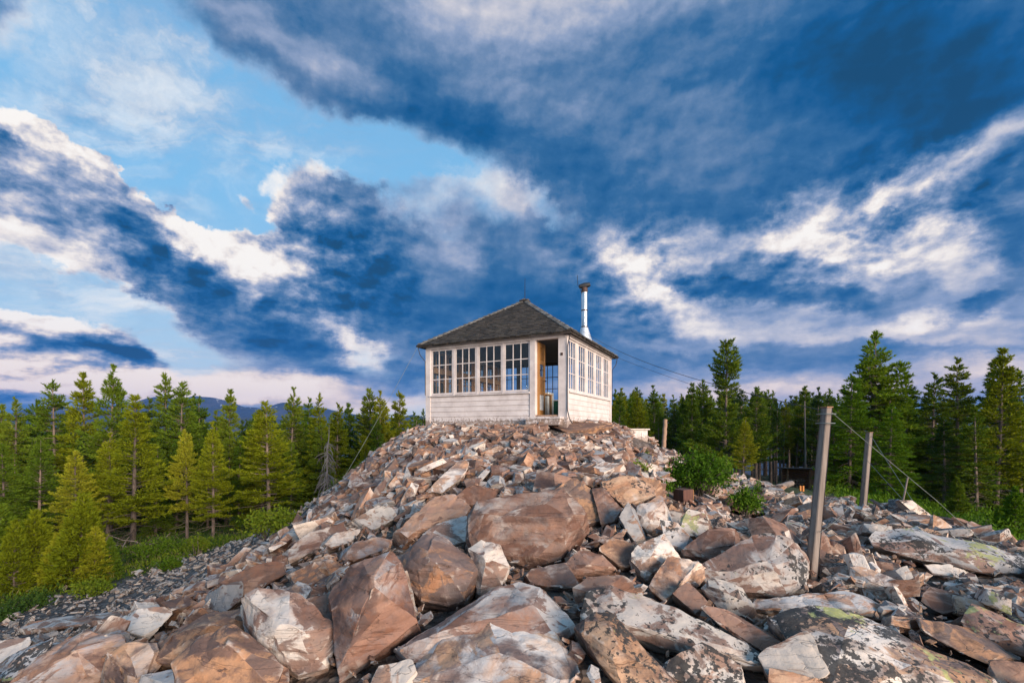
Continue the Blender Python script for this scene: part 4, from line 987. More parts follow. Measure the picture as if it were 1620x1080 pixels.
for k in (.04, .10): tube(bm, [(P1T-P1B)*(1-k)+Vector((math.cos(a)*.085, math.sin(a)*.085, 0)) for a in np.linspace(0, 6.28, 17)], .005, 5, False)
mesh_obj('wire_wrap', bm, M_WIRE, post1)
d2 = 11.2; P2T, P2B = at(1375.5, 684, d2+.1), at(1366, 795, d2)
wpost('post', P2T, P2B, .12, label='second leaning grey post, standing at the far edge of the boulder field', taper=.95)
d3 = 20.0; wpost('post', at(1052.5, 663, d3), at(1050, 709, d3), .19, True, label='short round weathered post on the dark rock behind the mound', taper=.9, m=M_BROWNWOOD)
d4 = 29.0; wpost('pole', at(1273, 634, d4), at(1275, 778, d4), .11, True, label='thin bare pole rising beside the woodshed', cat='pole', taper=.6)

def wire(name, pts, r, label, m, sag=0.0, cat='wire'):
    bm = BM(); Q = []
    for a, b in zip(pts, pts[1:]):
        for i in range(14):
            t = i/14; p = a.lerp(b, t); p.z -= sag*(a-b).length*4*t*(1-t); Q.append(p)
    Q.append(pts[-1]); tube(bm, Q, r, 5)
    o = mesh_obj(name, bm, m); tag(o, label, cat); return o
NEARC = CM @ Vector((-.19, -.19, 2.41)); RIGHTC = CM @ Vector((W+.19, -.19, 2.41)); LEFTC = CM @ Vector((-.19, W+.19, 2.41)); ROOFR = CM @ Vector((2.4, .35, 2.95))
gl = at(528, 782, 10.4)
wire('guy_wire', [LEFTC, gl], .0045, 'slack guy wire from the left eave down to the rocks of the left flank', M_WIRE, .012)
wire('cable', [ROOFR, P1T+Vector((-.03, 0, -.03))], .0045, 'dark overhead cable from the roof to the nearest leaning post', M_CABLE, .022)
wire('cable', [RIGHTC, P2T+Vector((-.03, 0, -.03))], .0045, 'thinner overhead cable from the right eave to the farther leaning post', M_CABLE, .020)
wire('guy_wire', [P1T+Vector((.02, 0, -.02)), at(1480, 790, 5.6), at(1560, 862, 6.0), at(1640, 930, 6.0)], .0035, 'taut pale guy wire from the nearest post across to the right edge', M_WIRE, .002)
wire('guy_wire', [P2T+Vector((.02, 0, -.05)), at(1474, 838, 8.6)], .005, 'guy wire from the farther post top to the lichen ledge', M_WIRE, .004)
wire('guy_wire', [at(1372, 728, d2), at(1475, 840, 8.4), at(1470, 846, 8.3)], .005, 'lower guy wire from the middle of the farther post', M_WIRE, .002)
wire('ground_wire', [P1B+Vector((.03, -.08, .35)), at(1345, 800, 6.2), at(1460, 868, 6.0), at(1530, 920, 5.2), at(1600, 950, 4.8), at(1645, 975, 4.6)], .003, 'loose thin wire trailing over the boulders from the nearest post', M_WIRE, .01)
s = wpost('stake', at(1436, 755, 10.2), at(1424, 815, 10.2), .035, True, label='thin bare stake leaning against the guy wires', cat='stake', m=M_GREYWOOD)
bm = BM(); tube(bm, [at(1424, 816, 9.6), at(1450, 814, 9.5)], [.02, .012], 7); tag(mesh_obj('stick', bm, M_BROWNWOOD), 'pale stick lying at the foot of the thin stake', 'stick')

# white plank bunker behind the mound's right shoulder
d5 = 14.5
o = empty('outhouse', at(1008, 699, d5), math.radians(18)); o.scale = (.52, .52, .75); tag(o, 'small weathered white plank outbuilding with a flat slab roof behind the mound', 'shed')
bm = BM()
for i in range(8): box(bm, -.62+i*.14, -.62+i*.14+.134, -.30, -.27, -.5, .50)
for i in range(6): box(bm, .502, .53, -.29+i*.14, -.29+i*.14+.134, -.5, .50)
box(bm, -.6, .5, .5, .53, -.5, .5); box(bm, -.63, -.6, -.26, .5, -.5, .5); mesh_obj('wall', bm, M_WHITE, o)
bm = BM(); box(bm, -.72, .62, -.42, .64, .505, .56); mesh_obj('roof', bm, SM['pale'], o, bev=.012)
bm = BM(); box(bm, .10, .40, -.325, -.302, -.4, .40); dd = mesh_obj('door', bm, M_WHITE, o, bev=.004)
bm = BM(); box(bm, .13, .16, -.345, -.327, .05, .10); mesh_obj('latch', bm, M_RUST, dd)

# open-fronted log woodshed at the forest edge
d6 = 28.0; zb6 = at(0, 776, d6).z
o = empty('woodshed', (at(1268, 0, d6).x, d6, zb6), math.radians(-12)); tag(o, 'low open-fronted brown woodshed at the edge of the forest', 'shed')
bm = BM()
for i in range(9): tube(bm, [(-.92, .5, .09+i*.15), (.75, .5, .09+i*.15)], .08, 8)
mesh_obj('log_wall', bm, M_SHEDWOOD, o, True)
bm = BM()
for i in range(6): box(bm, .30+i*.10, .30+i*.10+.095, -.52, -.49, 0, 1.3)
mesh_obj('plank_wall', bm, M_SHEDWOOD, o)
for x in (-.92, .26):
    bm = BM(); tube(bm, [(x, -.5, 0), (x, -.5, 1.36)], .06, 8); mesh_obj('corner_log', bm, M_SHEDWOOD, o, True)
bm = BM(); v = box(bm, -1.12, 1.02, -.75, .72, 1.38, 1.43)
for q in v: q.co.z += -.08 if q.co.y > 0 else .0
mesh_obj('roof', bm, M_DARKWOOD, o)
rs = random.Random(4)
st_ = empty('log_stack', (at(1262, 0, d6).x, d6+.15, zb6), math.radians(-12)); tag(st_, 'split firewood piled inside the open woodshed', 'firewood', None)
k = 0
for r in range(4):
    for c_ in range(5):
        bm = BM(); x = -.5+c_*.19+(r % 2)*.08; z = .10+r*.17
        tube(bm, [(x, -.25, z), (x+rs.uniform(-.02, .02), .2, z)], rs.uniform(.07, .09), 6); mesh_obj('log', bm, M_BROWNWOOD, st_)
for i, px in enumerate((1266, 1270.5)):
    bm = BM(); box(bm, -.035, .035, -.035, .035, 0, .24); q = mesh_obj('peg', bm, plain('orange_paint%d' % i, (.62,.22,.03), .6), bev=.008); q.location = at(px, 775, 20)-Vector((0, 0, .05))
    tag(q, ('left' if i == 0 else 'right')+' one of two small orange wooden pegs in front of the woodshed', 'peg')
M_REDWOOD = wood('red_dark_wood', (.05,.022,.016), (.10,.04,.028), (.17,.075,.045))
# sawn block and lying timber
d7 = ray_ground(1081, 789); o = empty('wood_block', Vector(pt(1081, 789, d7)), .5); tag(o, 'square sawn block of dark red wood with a yellow end, below the green bush', 'wood block')
bm = BM(); box(bm, -.12, .12, -.11, .11, -.08, .17); bmesh.ops.subdivide_edges(bm, edges=bm.edges, cuts=2); mesh_obj('block', bm, M_REDWOOD, o, bev=.006)
bm = BM(); box(bm, .122, .135, -.10, .10, -.06, .16); mesh_obj('sawn_end', bm, M_YELLOW, o)
for (a, b, r, lab) in (((1228, 772, 17), (1252, 764, 19), .12, 'grey log lying on the far rim of the boulder field'), ((1210, 777, 15), (1225, 775, 15.5), .10, 'short pale log end left of the longer grey log')):
    bm = BM(); A, B = at(*a), at(*b); tube(bm, [A.lerp(B, i/6) for i in range(7)], [r*(1+.1*math.sin(i*2)) for i in range(7)], 10); tag(mesh_obj('log', bm, M_GREYWOOD, None, True), lab, 'log')
# bleached deadfall on the left
def deadfall(name, px, py, label, seed, s=1.0, n=11):
    rs = random.Random(seed); d = ray_ground(px, py) or 12; bm = BM(); b0 = Vector(pt(px, py, d))
    for _ in range(n):
        a = rs.uniform(0, 6.28); L = rs.uniform(.5, 1.2)*s; dirv = Vector((math.cos(a), math.sin(a)*.5, rs.uniform(.0, .55))); p = b0+Vector((rs.uniform(-.4, .4), rs.uniform(-.3, .3), .04))*s
        pts = []
        for i in range(7): pts.append(p.copy()); p = p+dirv*L/6+Vector((rs.uniform(-.05, .05), rs.uniform(-.05, .05), rs.uniform(-.05, .03)))*s
        tube(bm, pts, [.022*s*(1-i/8) for i in range(7)], 5)
    o = mesh_obj(name, bm, M_GREYWOOD, None, True); tag(o, label, 'dead branches')
deadfall('deadfall', 205, 868, 'bleached dead branches lying at the edge of the scree', 5, 1.5)
# ------------------------------------------------------------------ vegetation
def foliage(name, cols, trans=.2, hue=.5, light=1.0):
    def fn(g, b):
        g.n.remove(b); out = g.n['Material Output']
        p = g.new('ShaderNodeTexCoord').outputs['Object']; r = g.new('ShaderNodeObjectInfo').outputs['Random']
        ri = g.new('ShaderNodeNewGeometry').outputs['Random Per Island']
        p2 = g.vm('ADD', p, g.comb(g.m('MULTIPLY', r, 37), g.m('MULTIPLY', r, 91), 0.0))
        n = g.noise(p2, 1.1, 4, .6)
        v = g.m('ADD', g.m('MULTIPLY', n, .40), g.m('ADD', g.m('MULTIPLY', r, hue), g.m('MULTIPLY', ri, .30)))
        c = g.ramp(v, [(.22, cols[0]+(1,)), (.5, cols[1]+(1,)), (.75, cols[2]+(1,)), (.95, cols[3]+(1,))])
        d = g.new('ShaderNodeBsdfDiffuse'); g.put(d.inputs[0], c)
        t = g.new('ShaderNodeBsdfTranslucent'); g.put(t.inputs[0], g.mix(1.0, c, (1.0, 1.0, .5, 1), 'MULTIPLY'))
        mx = g.new('ShaderNodeMixShader'); mx.inputs[0].default_value = trans; g.l.new(d.outputs[0], mx.inputs[1]); g.l.new(t.outputs[0], mx.inputs[2]); g.l.new(mx.outputs[0], out.inputs[0])
    return mat(name, fn)
FOL = {
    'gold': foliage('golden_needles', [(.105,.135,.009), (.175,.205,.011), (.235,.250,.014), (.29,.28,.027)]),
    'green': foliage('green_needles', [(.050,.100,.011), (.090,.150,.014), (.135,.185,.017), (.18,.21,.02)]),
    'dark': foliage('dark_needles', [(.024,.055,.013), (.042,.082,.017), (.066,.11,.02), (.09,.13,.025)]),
    'dry': foliage('dry_grass', [(.10,.085,.03), (.17,.14,.055), (.22,.19,.08), (.26,.23,.12)]),
    'leaf': foliage('shrub_leaves', [(.045,.10,.011), (.085,.165,.016), (.13,.21,.022), (.18,.24,.035)], .35),
    'bright': foliage('larch_needles', [(.07,.15,.011), (.11,.20,.014), (.155,.24,.018), (.20,.26,.02)], .35),
}
def bark_fn(g, b):
    p = g.new('ShaderNodeTexCoord').outputs['Object']; r = g.new('ShaderNodeObjectInfo').outputs['Random']
    n = g.noise(g.mapping(p, scale=(9, 9, 2.2)), 1.6, 6, .65, .3)
    c = g.ramp(g.m('ADD', g.m('MULTIPLY', n, .75), g.m('MULTIPLY', r, .25)), [(.3, (.055,.042,.036,1)), (.5, (.14,.105,.085,1)), (.7, (.26,.19,.15,1)), (.85, (.30,.25,.21,1))])
    g.put(b.inputs['Base Color'], c); b.inputs['Roughness'].default_value = .95; g.put(b.inputs['Normal'], g.bump(n, .8, .03))
M_BARK = mat('pine_bark', bark_fn)
M_DEAD = plain('bleached_twigs', (.17,.155,.15), .9, 0, .2, 5)

class Blades:
    def __init__(s): s.p, s.d, s.l, s.w = [], [], [], []
    def add(s, p, d, l, w): s.p.append(p); s.d.append(d); s.l.append(l); s.w.append(w)
    def mesh(s, name, m, rs, quad=False):
        P = np.array(s.p); D = np.array(s.d); D /= np.linalg.norm(D, axis=1, keepdims=True)+1e-9; L = np.array(s.l)[:, None]; Wd = np.array(s.w)[:, None]
        R = rs.normal(size=D.shape); S = np.cross(D, R); S /= np.linalg.norm(S, axis=1, keepdims=True)+1e-9
        n = len(P)
        if quad:
            V = np.stack([P, P+D*L*.45+S*Wd*.5, P+D*L, P+D*L*.45-S*Wd*.5], 1).reshape(-1, 3); k = 4
        else:
            V = np.stack([P-S*Wd*.5, P+S*Wd*.5, P+D*L], 1).reshape(-1, 3); k = 3
        me = bpy.data.meshes.new(name); me.vertices.add(len(V)); me.vertices.foreach_set('co', V.ravel())
        me.loops.add(n*k); me.loops.foreach_set('vertex_index', np.arange(n*k, dtype=np.int32)); me.polygons.add(n); me.polygons.foreach_set('loop_start', np.arange(0, n*k, k, dtype=np.int32))
        me.update(calc_edges=True); me.materials.append(m); return me

def conifer(seed, H=9.0, base=.1, R=.2, style='spruce', tip=1.0, dens=1.0, bare=0, leaders=1, power=.85):
    """trunk mesh and blade list of one conifer, foot at the origin"""
    rs = random.Random(seed); rn = np.random.RandomState(seed); bm = BM(); B = Blades()
    bend = [Vector((rs.uniform(-.06, .06)*H*.1, rs.uniform(-.06, .06)*H*.1, 0)) for _ in range(4)]
    def axis(t): return Vector((bend[0].x*math.sin(t*2.2)+bend[1].x*t*t, bend[0].y*math.sin(t*2.7)+bend[1].y*t*t, t*H))
    r0 = H*.0125+.02
    tube(bm, [axis(i/14)-Vector((0, 0, .4 if i == 0 else 0)) for i in range(15)], [r0*(1-.93*(i/14)**.9) for i in range(15)], 7)
    def tuft(p, d, n, l):
        for _ in range(n):
            q = Vector(rn.normal(size=3)); B.add(tuple(p), tuple((d*1.0+q*.5)+Vector((0, 0, .38))), l*rs.uniform(.75, 1.25), .052*rs.uniform(.8, 1.3))
    def bough(p0, az, L, el, wood=True, needle=True, sub=True, curl=.5):
        pts = []; p = p0.copy(); n = max(4, int(L/.13)); e = el
        for i in range(n+1):
            pts.append(p.copy()); s = i/n
            e = el + curl*s*s + mnoise.noise(Vector((az*3, s*2.5, seed)))*.25
            a = az + mnoise.noise(Vector((s*2, az*5, seed+3)))*.35
            p = p + Vector((math.cos(a)*math.cos(e), math.sin(a)*math.cos(e), math.sin(e)))*(L/n)
        if wood: tube(bm, [pts[0], pts[n//2], pts[-1]], [.010+.012*L, .008+.006*L, .004], 3, False)
        if not needle: return pts
        start = .12 if L < .7 else .22
        for i in range(n+1):
            s = i/n
            if s < start: continue
            d = (pts[min(i+1, n)]-pts[max(i-1, 0)]).normalized()
            tuft(pts[i], d, 4 if s < .9 else 7, .17*tip)
            if sub and s < .95 and L > .28:
                for sg in (-1, 1):
                    if rs.random() > .82*dens: continue
                    tl = min(.5, (.16+.34*L*(1-s)**.8)*rs.uniform(.6, 1.2)); sd = d.cross(Vector((0, 0, 1))).normalized()*sg
                    td = (d*.75+sd*.8+Vector((0, 0, rs.uniform(-.12, .30)))).normalized(); m_ = max(1, int(tl/.105))
                    for k in range(1, m_+1): tuft(pts[i]+td*(tl*k/m_), td, 4 if k < m_ else 6, .155*tip)
        return pts
    def crown(ax, t0, t1, Rm, scale=1.0):
        z = t0; step = .031*scale
        while z < t1:
            s = (z-t0)/(t1-t0)
            if style == 'spruce': prof = (1-s)**power; el = -.10-.32*(1-s)+.9*s**3; curl = .45
            elif style == 'lodge': prof = min(1, (1-s)**power*1.05)*(.6+.4*min(1, s*4)); el = -.05+.75*s; curl = .5
            elif style == 'bushy': prof = (.62+.38*math.sin(s*7.3+1.1))*(1-s*.9)**.75*1.05; el = .0+.7*s; curl = .55
            else: prof = (1-s)**power*(.75+.25*min(1, s*5)); el = .05+.6*s; curl = .4
            nb = rs.choice((5, 5, 6, 6)) if s < .85 else rs.choice((3, 4))
            for k in range(nb):
                if rs.random() > .93: continue
                az = rs.uniform(0, 6.28); L = Rm*prof*rs.choice((rs.uniform(.55, .8), rs.uniform(.75, 1.0), rs.uniform(.9, 1.22)))*1.04+.07+.14*(1-s)
                bough(ax(min(t1, max(t0*.9, z+rs.uniform(-1, 1)*step))), az, L, el+rs.uniform(-.15, .15), curl=curl)
            z += step*rs.uniform(.75, 1.3)*(1-.45*s)
        for _ in range(8): tuft(ax(t1)-Vector((0, 0, rs.uniform(0, .25))), Vector((rs.uniform(-.3, .3), rs.uniform(-.3, .3), 1)), 6, .17*tip)
    crown(axis, base, .985, R*H)
    for k in range(leaders-1):
        t = rs.uniform(.45, .62); a = rs.uniform(0, 6.28); o = Vector((math.cos(a), math.sin(a)*.6, 0))*R*H*.55; tt = rs.uniform(.74, .9); h0 = axis(t)
        def ax2(q, h0=h0, o=o, t=t, tt=tt):
            u = max(0, (q-t)/(tt-t)); return h0+o*min(1, u**.6)+Vector((0, 0, (q-t)*H))
        tube(bm, [ax2(t+(tt-t)*i/6) for i in range(7)], [r0*.5*(1-.9*i/6) for i in range(7)], 5); crown(ax2, t+.06, tt, R*H*.42)
    for _ in range(bare):
        t = rs.uniform(.08, max(base, .3)); pts = bough(axis(t), rs.uniform(0, 6.28), rs.uniform(.3, .9)*R*H*1.0, rs.uniform(-.5, .1), True, False, curl=rs.uniform(-.5, .4))
    tm = bpy.data.meshes.new('trunk'); bm.normal_update(); bm.to_mesh(tm); bm.free(); tm.polygons.foreach_set('use_smooth', [True]*len(tm.polygons)); tm.materials.append(M_BARK)
    return tm, B, rn

PROTO = {}
def proto_tree(style, k, fol):
    key = (style, k, fol)
    if key in PROTO: return PROTO[key]
    sd = 11+k*7+{'young': 100, 'spruce': 200, 'lodge': 300, 'slim': 400, 'bushy': 500, 'wide': 600}[style]
    if (style, k) not in PROTO:
        PROTO[(style, k)] = {
            'young': lambda: conifer(sd, 3.4, .08, .20, 'young', 1.0, 1.0, 4),
            'spruce': lambda: conifer(sd, 9, .05+.05*(k % 3), .150+.018*(k % 4), 'spruce', 1.0, 1.0, 14, power=(.85, .7, .95)[k % 3]),
            'lodge': lambda: conifer(sd, 9, (.16, .28, .22)[k % 3], .160+.02*(k % 3), 'lodge', 1.1, .95, 26, power=(.95, .8, 1.05)[k % 3]),
            'slim': lambda: conifer(sd, 10, (.48, .60, .40)[k % 3], .098, 'lodge', 1.1, .9, 22, power=.8),
            'bushy': lambda: conifer(sd, 9, .12, .27, 'bushy', 1.25, .95, 18),
            'wide': lambda: conifer(sd, 9, .05, .27, 'spruce', 1.1, 1.0, 10, leaders=4, power=.8)}[style]()
    tm, B, rn = PROTO[(style, k)]
    if k not in B.__dict__.setdefault('mesh_of', {}): B.mesh_of[fol] = B.mesh('crown', FOL[fol], rn)
    PROTO[key] = (tm, B.mesh_of.get(fol) or B.mesh('crown', FOL[fol], rn)); return PROTO[key]
BASEH = {'young': 3.4, 'spruce': 9, 'lodge': 9, 'slim': 10, 'bushy': 9, 'wide': 9}
def tree(name, style, k, fol, x, y, top, label, group=None, wide=1.0, cat='tree', lean=0.0):
    z = ground(x, y)-.1; h = top-z; s = h/BASEH[style]
    tm, cm = proto_tree(style, k, fol); rs = random.Random(hash((round(x*100), round(y*100))) & 0xffff)
    o = empty(name, (x, y, z), rs.uniform(0, 6.28)); o.scale = (s*wide, s*wide, s); o.rotation_euler.x = rs.gauss(0, .018); o.rotation_euler.y = rs.gauss(0, .018)
    tag(o, label, cat, group)
    link('trunk', tm, o); link('crown', cm, o); return o
def by_top(px, py, d): return ((px-CX)/F*d, d, (CY-py)/F*d)

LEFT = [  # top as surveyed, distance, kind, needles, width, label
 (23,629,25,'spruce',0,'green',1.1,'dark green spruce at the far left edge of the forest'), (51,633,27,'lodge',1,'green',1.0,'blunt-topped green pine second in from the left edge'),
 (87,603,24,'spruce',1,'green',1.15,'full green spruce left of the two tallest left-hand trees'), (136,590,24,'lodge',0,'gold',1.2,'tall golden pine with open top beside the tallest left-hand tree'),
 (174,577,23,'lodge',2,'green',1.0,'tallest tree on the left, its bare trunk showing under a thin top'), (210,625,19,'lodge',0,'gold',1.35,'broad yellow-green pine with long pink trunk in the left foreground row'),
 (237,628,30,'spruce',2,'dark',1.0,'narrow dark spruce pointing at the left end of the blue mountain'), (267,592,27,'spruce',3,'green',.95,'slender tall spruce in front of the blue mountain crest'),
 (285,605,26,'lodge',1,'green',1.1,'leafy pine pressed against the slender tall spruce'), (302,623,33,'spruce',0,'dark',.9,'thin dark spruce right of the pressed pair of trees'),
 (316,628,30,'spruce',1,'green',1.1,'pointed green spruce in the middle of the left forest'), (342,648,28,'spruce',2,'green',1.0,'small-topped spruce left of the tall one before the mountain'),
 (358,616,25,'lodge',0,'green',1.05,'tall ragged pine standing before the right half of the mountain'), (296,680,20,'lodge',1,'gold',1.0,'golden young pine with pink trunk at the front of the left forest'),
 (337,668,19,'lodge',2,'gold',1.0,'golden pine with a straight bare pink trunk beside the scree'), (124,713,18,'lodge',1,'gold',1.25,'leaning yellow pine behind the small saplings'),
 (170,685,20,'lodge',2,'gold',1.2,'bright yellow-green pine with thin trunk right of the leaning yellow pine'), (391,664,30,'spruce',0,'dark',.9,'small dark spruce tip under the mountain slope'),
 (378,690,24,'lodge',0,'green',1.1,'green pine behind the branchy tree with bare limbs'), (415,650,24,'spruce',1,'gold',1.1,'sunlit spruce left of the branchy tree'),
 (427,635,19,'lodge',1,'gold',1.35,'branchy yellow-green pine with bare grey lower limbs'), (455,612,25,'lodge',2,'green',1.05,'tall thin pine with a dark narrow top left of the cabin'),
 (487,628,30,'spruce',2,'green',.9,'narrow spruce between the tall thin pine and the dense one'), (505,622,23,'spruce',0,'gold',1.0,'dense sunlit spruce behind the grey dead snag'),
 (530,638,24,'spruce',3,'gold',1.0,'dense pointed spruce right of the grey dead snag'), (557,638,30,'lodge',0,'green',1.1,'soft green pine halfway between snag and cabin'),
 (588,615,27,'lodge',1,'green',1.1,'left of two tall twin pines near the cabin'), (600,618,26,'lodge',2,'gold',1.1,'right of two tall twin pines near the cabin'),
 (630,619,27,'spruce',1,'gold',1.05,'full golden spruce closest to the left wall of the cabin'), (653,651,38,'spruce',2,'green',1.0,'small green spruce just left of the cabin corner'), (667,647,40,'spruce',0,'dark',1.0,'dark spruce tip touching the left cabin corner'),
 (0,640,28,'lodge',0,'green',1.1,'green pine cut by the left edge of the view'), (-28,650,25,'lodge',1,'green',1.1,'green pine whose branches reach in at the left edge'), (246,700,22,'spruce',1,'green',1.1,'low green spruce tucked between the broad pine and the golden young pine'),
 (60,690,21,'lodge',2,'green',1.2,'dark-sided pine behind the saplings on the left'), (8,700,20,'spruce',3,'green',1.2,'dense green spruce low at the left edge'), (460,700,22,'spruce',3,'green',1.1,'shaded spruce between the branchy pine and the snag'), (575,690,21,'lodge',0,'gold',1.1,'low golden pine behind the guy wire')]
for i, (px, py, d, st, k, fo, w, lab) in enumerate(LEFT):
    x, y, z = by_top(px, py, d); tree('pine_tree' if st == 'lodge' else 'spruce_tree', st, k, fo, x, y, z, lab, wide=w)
SMALL = [(22,825,944,'gold','small yellow sapling farthest left in front of the scree',.9), (53,810,930,'gold','bushy yellow sapling second from the left',1.15), (124,784,928,'gold','tallest of the yellow-green saplings, with grey stem showing at its foot',1.1),
 (172,852,918,'green','small dark green sapling right of the tallest sapling',1.0), (92,845,930,'gold','low sapling filling the gap between the two bigger yellow saplings',1.3), (0,800,930,'green','green sapling half outside the left edge',1.1), (150,835,925,'gold','short golden sapling leaning on the tallest sapling',1.1)]
for i, (px, py, pb, fo, lab, w) in enumerate(SMALL):
    d = ray_ground(px, pb) or 13; x, y, z = by_top(px, py, d); tree('sapling', 'young', i % 3, fo, x, y, z, lab, wide=w, cat='sapling')
RIGHT = [
 (1145,546,27,'bushy',0,'green',1.2,'tall pine with a dark bushy crown standing clear of the forest right of the cabin'), (1386,526,24,'wide',0,'bright',1.0,'broad many-topped green tree, tallest on the right'), (1342,593,23,'spruce',1,'bright',1.25,'dense bright green tree leaning against the broad many-topped one'),
 (1435,587,25,'spruce',0,'green',1.2,'full spruce right of the broad many-topped tree'), (1470,591,24,'spruce',3,'green',1.15,'spruce with a blunt top between the two pointed ones on the right'), (1518,565,24,'spruce',2,'green',1.2,'sharply pointed dark spruce on the right'),
 (1573,552,21,'lodge',0,'gold',1.25,'tall yellow-green pine near the right edge'), (1592,563,23,'spruce',1,'green',1.15,'ragged green spruce right behind the tall yellow-green pine'), (1613,584,22,'spruce',0,'green',1.2,'green spruce cut by the right edge'),
 (1405,640,20,'spruce',3,'bright',1.35,'lush low spruce behind the farther leaning post'), (1494,660,21,'spruce',2,'dark',1.3,'dark shaded spruce in the gap right of the posts'), (1545,640,20,'spruce',0,'green',1.3,'lush spruce in front of the pointed dark one'), (1320,650,24,'spruce',2,'green',1.2,'shaded spruce just right of the nearest post top'),
 (1096,606,34,'lodge',0,'green',1.2,'full green pine left of the bushy-crowned pine'), (1111,601,38,'lodge',1,'green',1.1,'pine behind the full green one, with a pointed top'), (1036,610,40,'lodge',2,'green',1.1,'taller pine above the short round post'), (1195,612,33,'lodge',1,'green',1.1,'pine right of the bushy-crowned pine with bare lower trunk'),
 (1272,611,36,'slim',0,'green',1.2,'slim pine behind the thin bare pole'), (1175,660,22,'lodge',2,'gold',1.3,'low yellowish pine under the bushy-crowned pine'), (978,616,44,'lodge',0,'green',1.0,'pine touching the right wall of the cabin'), (999,623,46,'lodge',1,'green',1.0,'second pine out from the right wall of the cabin')]
for (px, py, d, st, k, fo, w, lab) in RIGHT:
    x, y, z = by_top(px, py, d); tree({'lodge': 'pine_tree', 'slim': 'pine_tree', 'bushy': 'pine_tree'}.get(st, 'spruce_tree'), st, k, fo, x, y, z, lab, wide=w)
for (px, pb, h, lab) in ((1605,850,1.6,'young bright fir on the right edge behind the lichen ledge'), (1516,815,1.5,'small bluish fir in the clearing under the dark spruces'), (1580,838,.8,'tiny seedling fir left of the young bright fir')):
    d = min(22, max(15, (ray_ground(px, pb) or 18))); x = (px-CX)/F*d; tree('sapling', 'young', 1, 'bright' if h != 1.5 else 'green', x, d, ground(x, d)+h, lab, cat='sapling')
# forest behind: slim trunks on the right, mixed trees on the left
rs = random.Random(77)
def fill(n, px0, px1, d0, d1, t0, t1, kinds, fols, lab, grp, mind=1.3):
    pts = []
    tries = 0
    while len(pts) < n and tries < 4000:
        tries += 1
        d = rs.uniform(d0, d1); px = rs.uniform(px0, px1); x = (px-CX)/F*d
        if any((x-a)**2+(d-b)**2 < mind**2 for a, b in pts): continue
        pts.append((x, d)); st = rs.choice(kinds); py = rs.uniform(t0, t1); top = (CY-py)/F*d
        tree('pine_tree', st, rs.randrange(3), rs.choice(fols), x, d, max(top, ground(x, d)+5), lab, grp, rs.uniform(.9, 1.2))
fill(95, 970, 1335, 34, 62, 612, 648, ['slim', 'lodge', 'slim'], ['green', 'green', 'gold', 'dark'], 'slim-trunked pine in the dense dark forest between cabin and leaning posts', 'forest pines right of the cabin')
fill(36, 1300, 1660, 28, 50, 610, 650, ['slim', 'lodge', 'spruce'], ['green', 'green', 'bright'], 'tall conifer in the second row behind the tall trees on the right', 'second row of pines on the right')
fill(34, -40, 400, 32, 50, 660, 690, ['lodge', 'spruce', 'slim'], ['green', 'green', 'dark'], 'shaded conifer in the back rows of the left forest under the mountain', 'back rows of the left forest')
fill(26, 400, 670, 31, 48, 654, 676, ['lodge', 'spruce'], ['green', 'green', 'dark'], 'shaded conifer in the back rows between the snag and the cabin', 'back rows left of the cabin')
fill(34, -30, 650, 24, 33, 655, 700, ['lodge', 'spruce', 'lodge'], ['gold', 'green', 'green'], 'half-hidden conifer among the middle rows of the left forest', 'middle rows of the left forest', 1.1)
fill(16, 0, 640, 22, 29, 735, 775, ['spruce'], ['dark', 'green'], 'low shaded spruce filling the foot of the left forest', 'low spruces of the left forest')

# grey dead snag
def snag():
    d = 20.5; x = (519-CX)/F*d; z = ground(x, d)-.1; top = (CY-672)/F*d; rs = random.Random(8)
    o = empty('dead_snag', (x, d, z)); tag(o, 'grey dead snag with drooping bare branches left of the mound', 'dead tree'); h = top-z; bm = BM()
    tube(bm, [(0.05*math.sin(i*.8), 0, h*i/10) for i in range(11)], [.07*(1-.85*i/10) for i in range(11)], 7); mesh_obj('trunk', bm, M_DEAD, o, True); bm = BM()
    for _ in range(170):
        t = rs.uniform(.06, .85); a = rs.uniform(0, 6.28); L = rs.uniform(.7, 1.9)*(1.1-t); p = Vector((0, 0, h*t)); pts = []; e = rs.uniform(-.5, .1)
        for i in range(6): pts.append(p.copy()); e -= rs.uniform(.1, .4); a += rs.uniform(-.4, .4); p = p+Vector((math.cos(a)*math.cos(e), math.sin(a)*math.cos(e), math.sin(e)))*L/5
        tube(bm, pts, [.02*(1-i/7) for i in range(6)], 3, False)
    mesh_obj('branches', bm, M_DEAD, o)
snag()

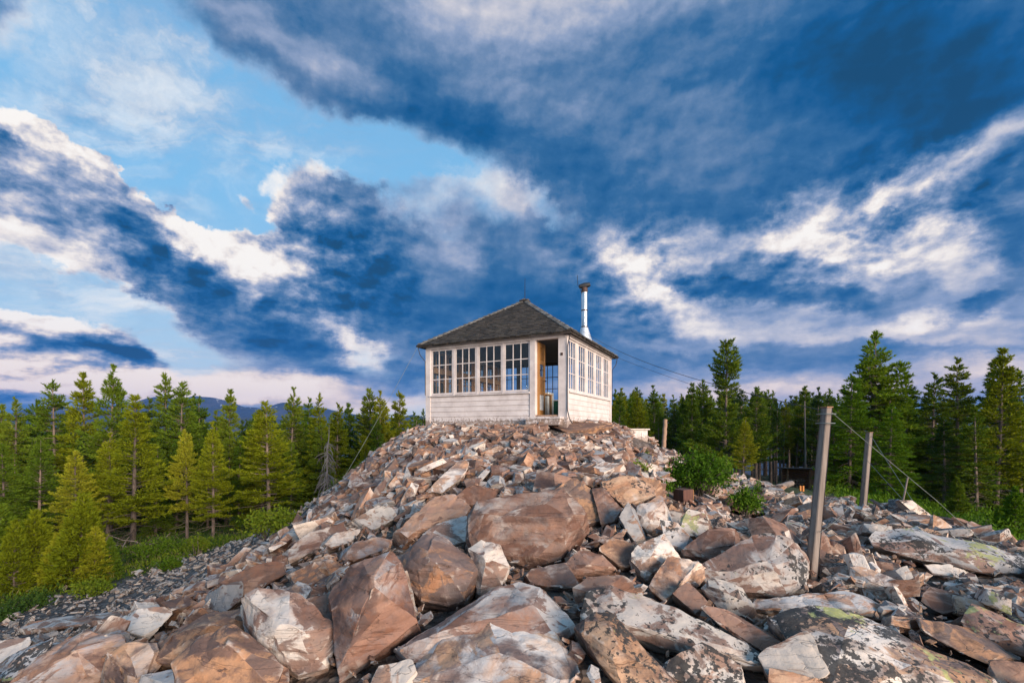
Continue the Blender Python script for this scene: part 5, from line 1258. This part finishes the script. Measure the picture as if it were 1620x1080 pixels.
# leafy shrubs
def shrub(name, px, pb, wpx, hpx, label, n, leaf=.06, fol='leaf', seed=1, dmax=30, cat='shrub'):
    d = min(dmax, ray_ground(px, pb) or 10); rs = random.Random(seed); rn = np.random.RandomState(seed); w = wpx/F*d; h = hpx/F*d; o = empty(name, Vector(pt(px, pb, d))-Vector((0, 0, .05))); tag(o, label, cat)
    bm = BM(); B = Blades(); tips = []
    for _ in range(max(10, n//70)):
        a = rs.uniform(0, 6.28); r = rs.uniform(.0, 1)**.6; hh = h*math.sqrt(max(.08, 1-(r*.85)**2))*rs.uniform(.65, 1.08); e = Vector((math.cos(a)*r*w*.52, math.sin(a)*r*w*.42, hh)); s = Vector((math.cos(a)*.1*w, math.sin(a)*.1*w, 0)); pts = []
        for i in range(6):
            t = i/5; pts.append(s.lerp(e, t)+Vector((0, 0, h*.18*math.sin(t*math.pi)))+Vector(rn.normal(size=3))*.02*w)
        tube(bm, pts, [.007*(1.3-t/5) for t in range(6)], 4, False); tips.append(pts)
    for _ in range(n):
        pts = rs.choice(tips); t = rs.uniform(.2, 1)**.7*4.999; i = int(t); p = pts[i].lerp(pts[i+1], t-i)+Vector(rn.normal(size=3))*.07*w**.5; dd = Vector(rn.normal(size=3))+Vector((0, 0, .5))+(pts[i+1]-pts[i]).normalized()*.6
        B.add(tuple(p), tuple(dd), leaf*rs.uniform(.6, 1.3), leaf*.62*rs.uniform(.7, 1.2))
    mesh_obj('stems', bm, M_BARK, o); link('leaves', B.mesh('leaves', FOL[fol], rn, True), o); return o
shrub('shrub', 1105, 788, 104, 74, 'big leafy green shrub at the right foot of the mound', 5200, .062, seed=2)
shrub('shrub', 1142, 778, 60, 60, 'paler arching shrub on the right side of the big leafy one', 1500, .055, seed=9)
shrub('shrub', 1180, 815, 48, 46, 'small round dark green shrub among the stones', 1900, .05, seed=3)
shrub('shrub', 1198, 790, 16, 34, 'thin upright sprig beside the small round shrub', 260, .045, seed=6)
shrub('shrub', 1005, 750, 42, 22, 'low green sprigs growing between stones on the upper right of the mound', 420, .045, seed=4)
shrub('shrub', 1052, 778, 24, 20, 'little green tuft left of the sawn wood block', 380, .042, seed=5)
shrub('shrub', 985, 748, 22, 14, 'tiny sprig among stones above the broad speckled block', 150, .04, seed=7)
shrub('shrub', 1022, 735, 14, 26, 'thin green sprig at the foot of the white outbuilding', 160, .04, seed=8)
shrub('shrub', 312, 880, 30, 40, 'small upright bush at the right end of the juniper mat', 900, .06, 'green', seed=12)
shrub('shrub', 245, 885, 110, 30, 'broad low juniper beside the scree', 2600, .07, 'green', seed=13)
shrub('shrub', 430, 846, 110, 40, 'low green brush between the forest and the left flank', 2400, .08, 'green', seed=14)
shrub('shrub', 385, 840, 60, 28, 'low leafy brush left of the bigger brush at the forest edge', 1300, .07, 'leaf', seed=16)
shrub('shrub', 1300, 790, 36, 26, 'bright little bush behind the nearest post', 900, .07, 'leaf', seed=15, dmax=17)

for i, (px, pb, w_, lab) in enumerate(((150,938,70,'flat juniper clump on the scree edge below the saplings'), (55,962,80,'ragged juniper clump at the lower left scree edge'), (268,902,50,'small juniper clump where the scree narrows'), (6,985,60,'juniper clump cut by the left edge beside the scree'))):
    shrub('shrub', px, pb, w_, 20, lab, 1300, .07, 'dark' if i % 2 else 'green', seed=30+i)
# ground plants nobody could count
def cover(name, poly, box, n, l, w, fol, label, cat, up=.7, seed=1, clump=1.3, edge=0.0, h=.12, cond=None):
    rn = np.random.RandomState(seed); x = rn.uniform(box[0], box[1], n); y = rn.uniform(box[2], box[3], n)
    ok = (poly_dist(_poly_stone, x, y) < edge) & (poly_dist(_poly_scree, x, y) < edge)
    nz = np.array([mnoise.fractal(Vector((a*clump*.5, b*clump*.5, seed)), 1, 2, 3) for a, b in zip(x, y)]); ok &= (nz > -.25) & (cond(x, y) if cond else True)
    x, y, nz = x[ok], y[ok], nz[ok]; z = ground_np(x, y); B = Blades(); m = len(x)
    D = rn.normal(size=(m, 3)); D[:, 2] = np.abs(D[:, 2])+up; hh = np.maximum(0, nz+.25)*h*rn.uniform(0, 1.6, m)
    B.p = np.stack([x, y, z+hh-.02], 1); B.d = D; B.l = l*rn.uniform(.6, 1.4, m); B.w = w*rn.uniform(.7, 1.3, m)
    o = link(name, B.mesh(name, FOL[fol], rn, True)); o['kind'] = 'stuff'; tag(o, label, cat)
cover('undergrowth', None, (-24, -3.5, 8, 26), 42000, .13, .035, 'dark', 'green juniper and grass covering the ground before the left forest', 'undergrowth', seed=3, h=.30)
cover('undergrowth', None, (-18, -6, 8.5, 17), 22000, .11, .03, 'green', 'bright low juniper mat bordering the scree', 'undergrowth', seed=6, h=.26)
cover('undergrowth', None, (5.5, 26, 6, 26), 60000, .15, .05, 'leaf', 'bright leafy plants on the slope beyond the boulder field', 'undergrowth', seed=4, h=.42, edge=-.1, cond=lambda x, y: x/y > .70)
cover('undergrowth', None, (-22, -4.5, 8, 24), 12000, .16, .016, 'dry', 'dry straw-coloured grass blades among the junipers on the left', 'grass', up=1.2, seed=9, h=.2)
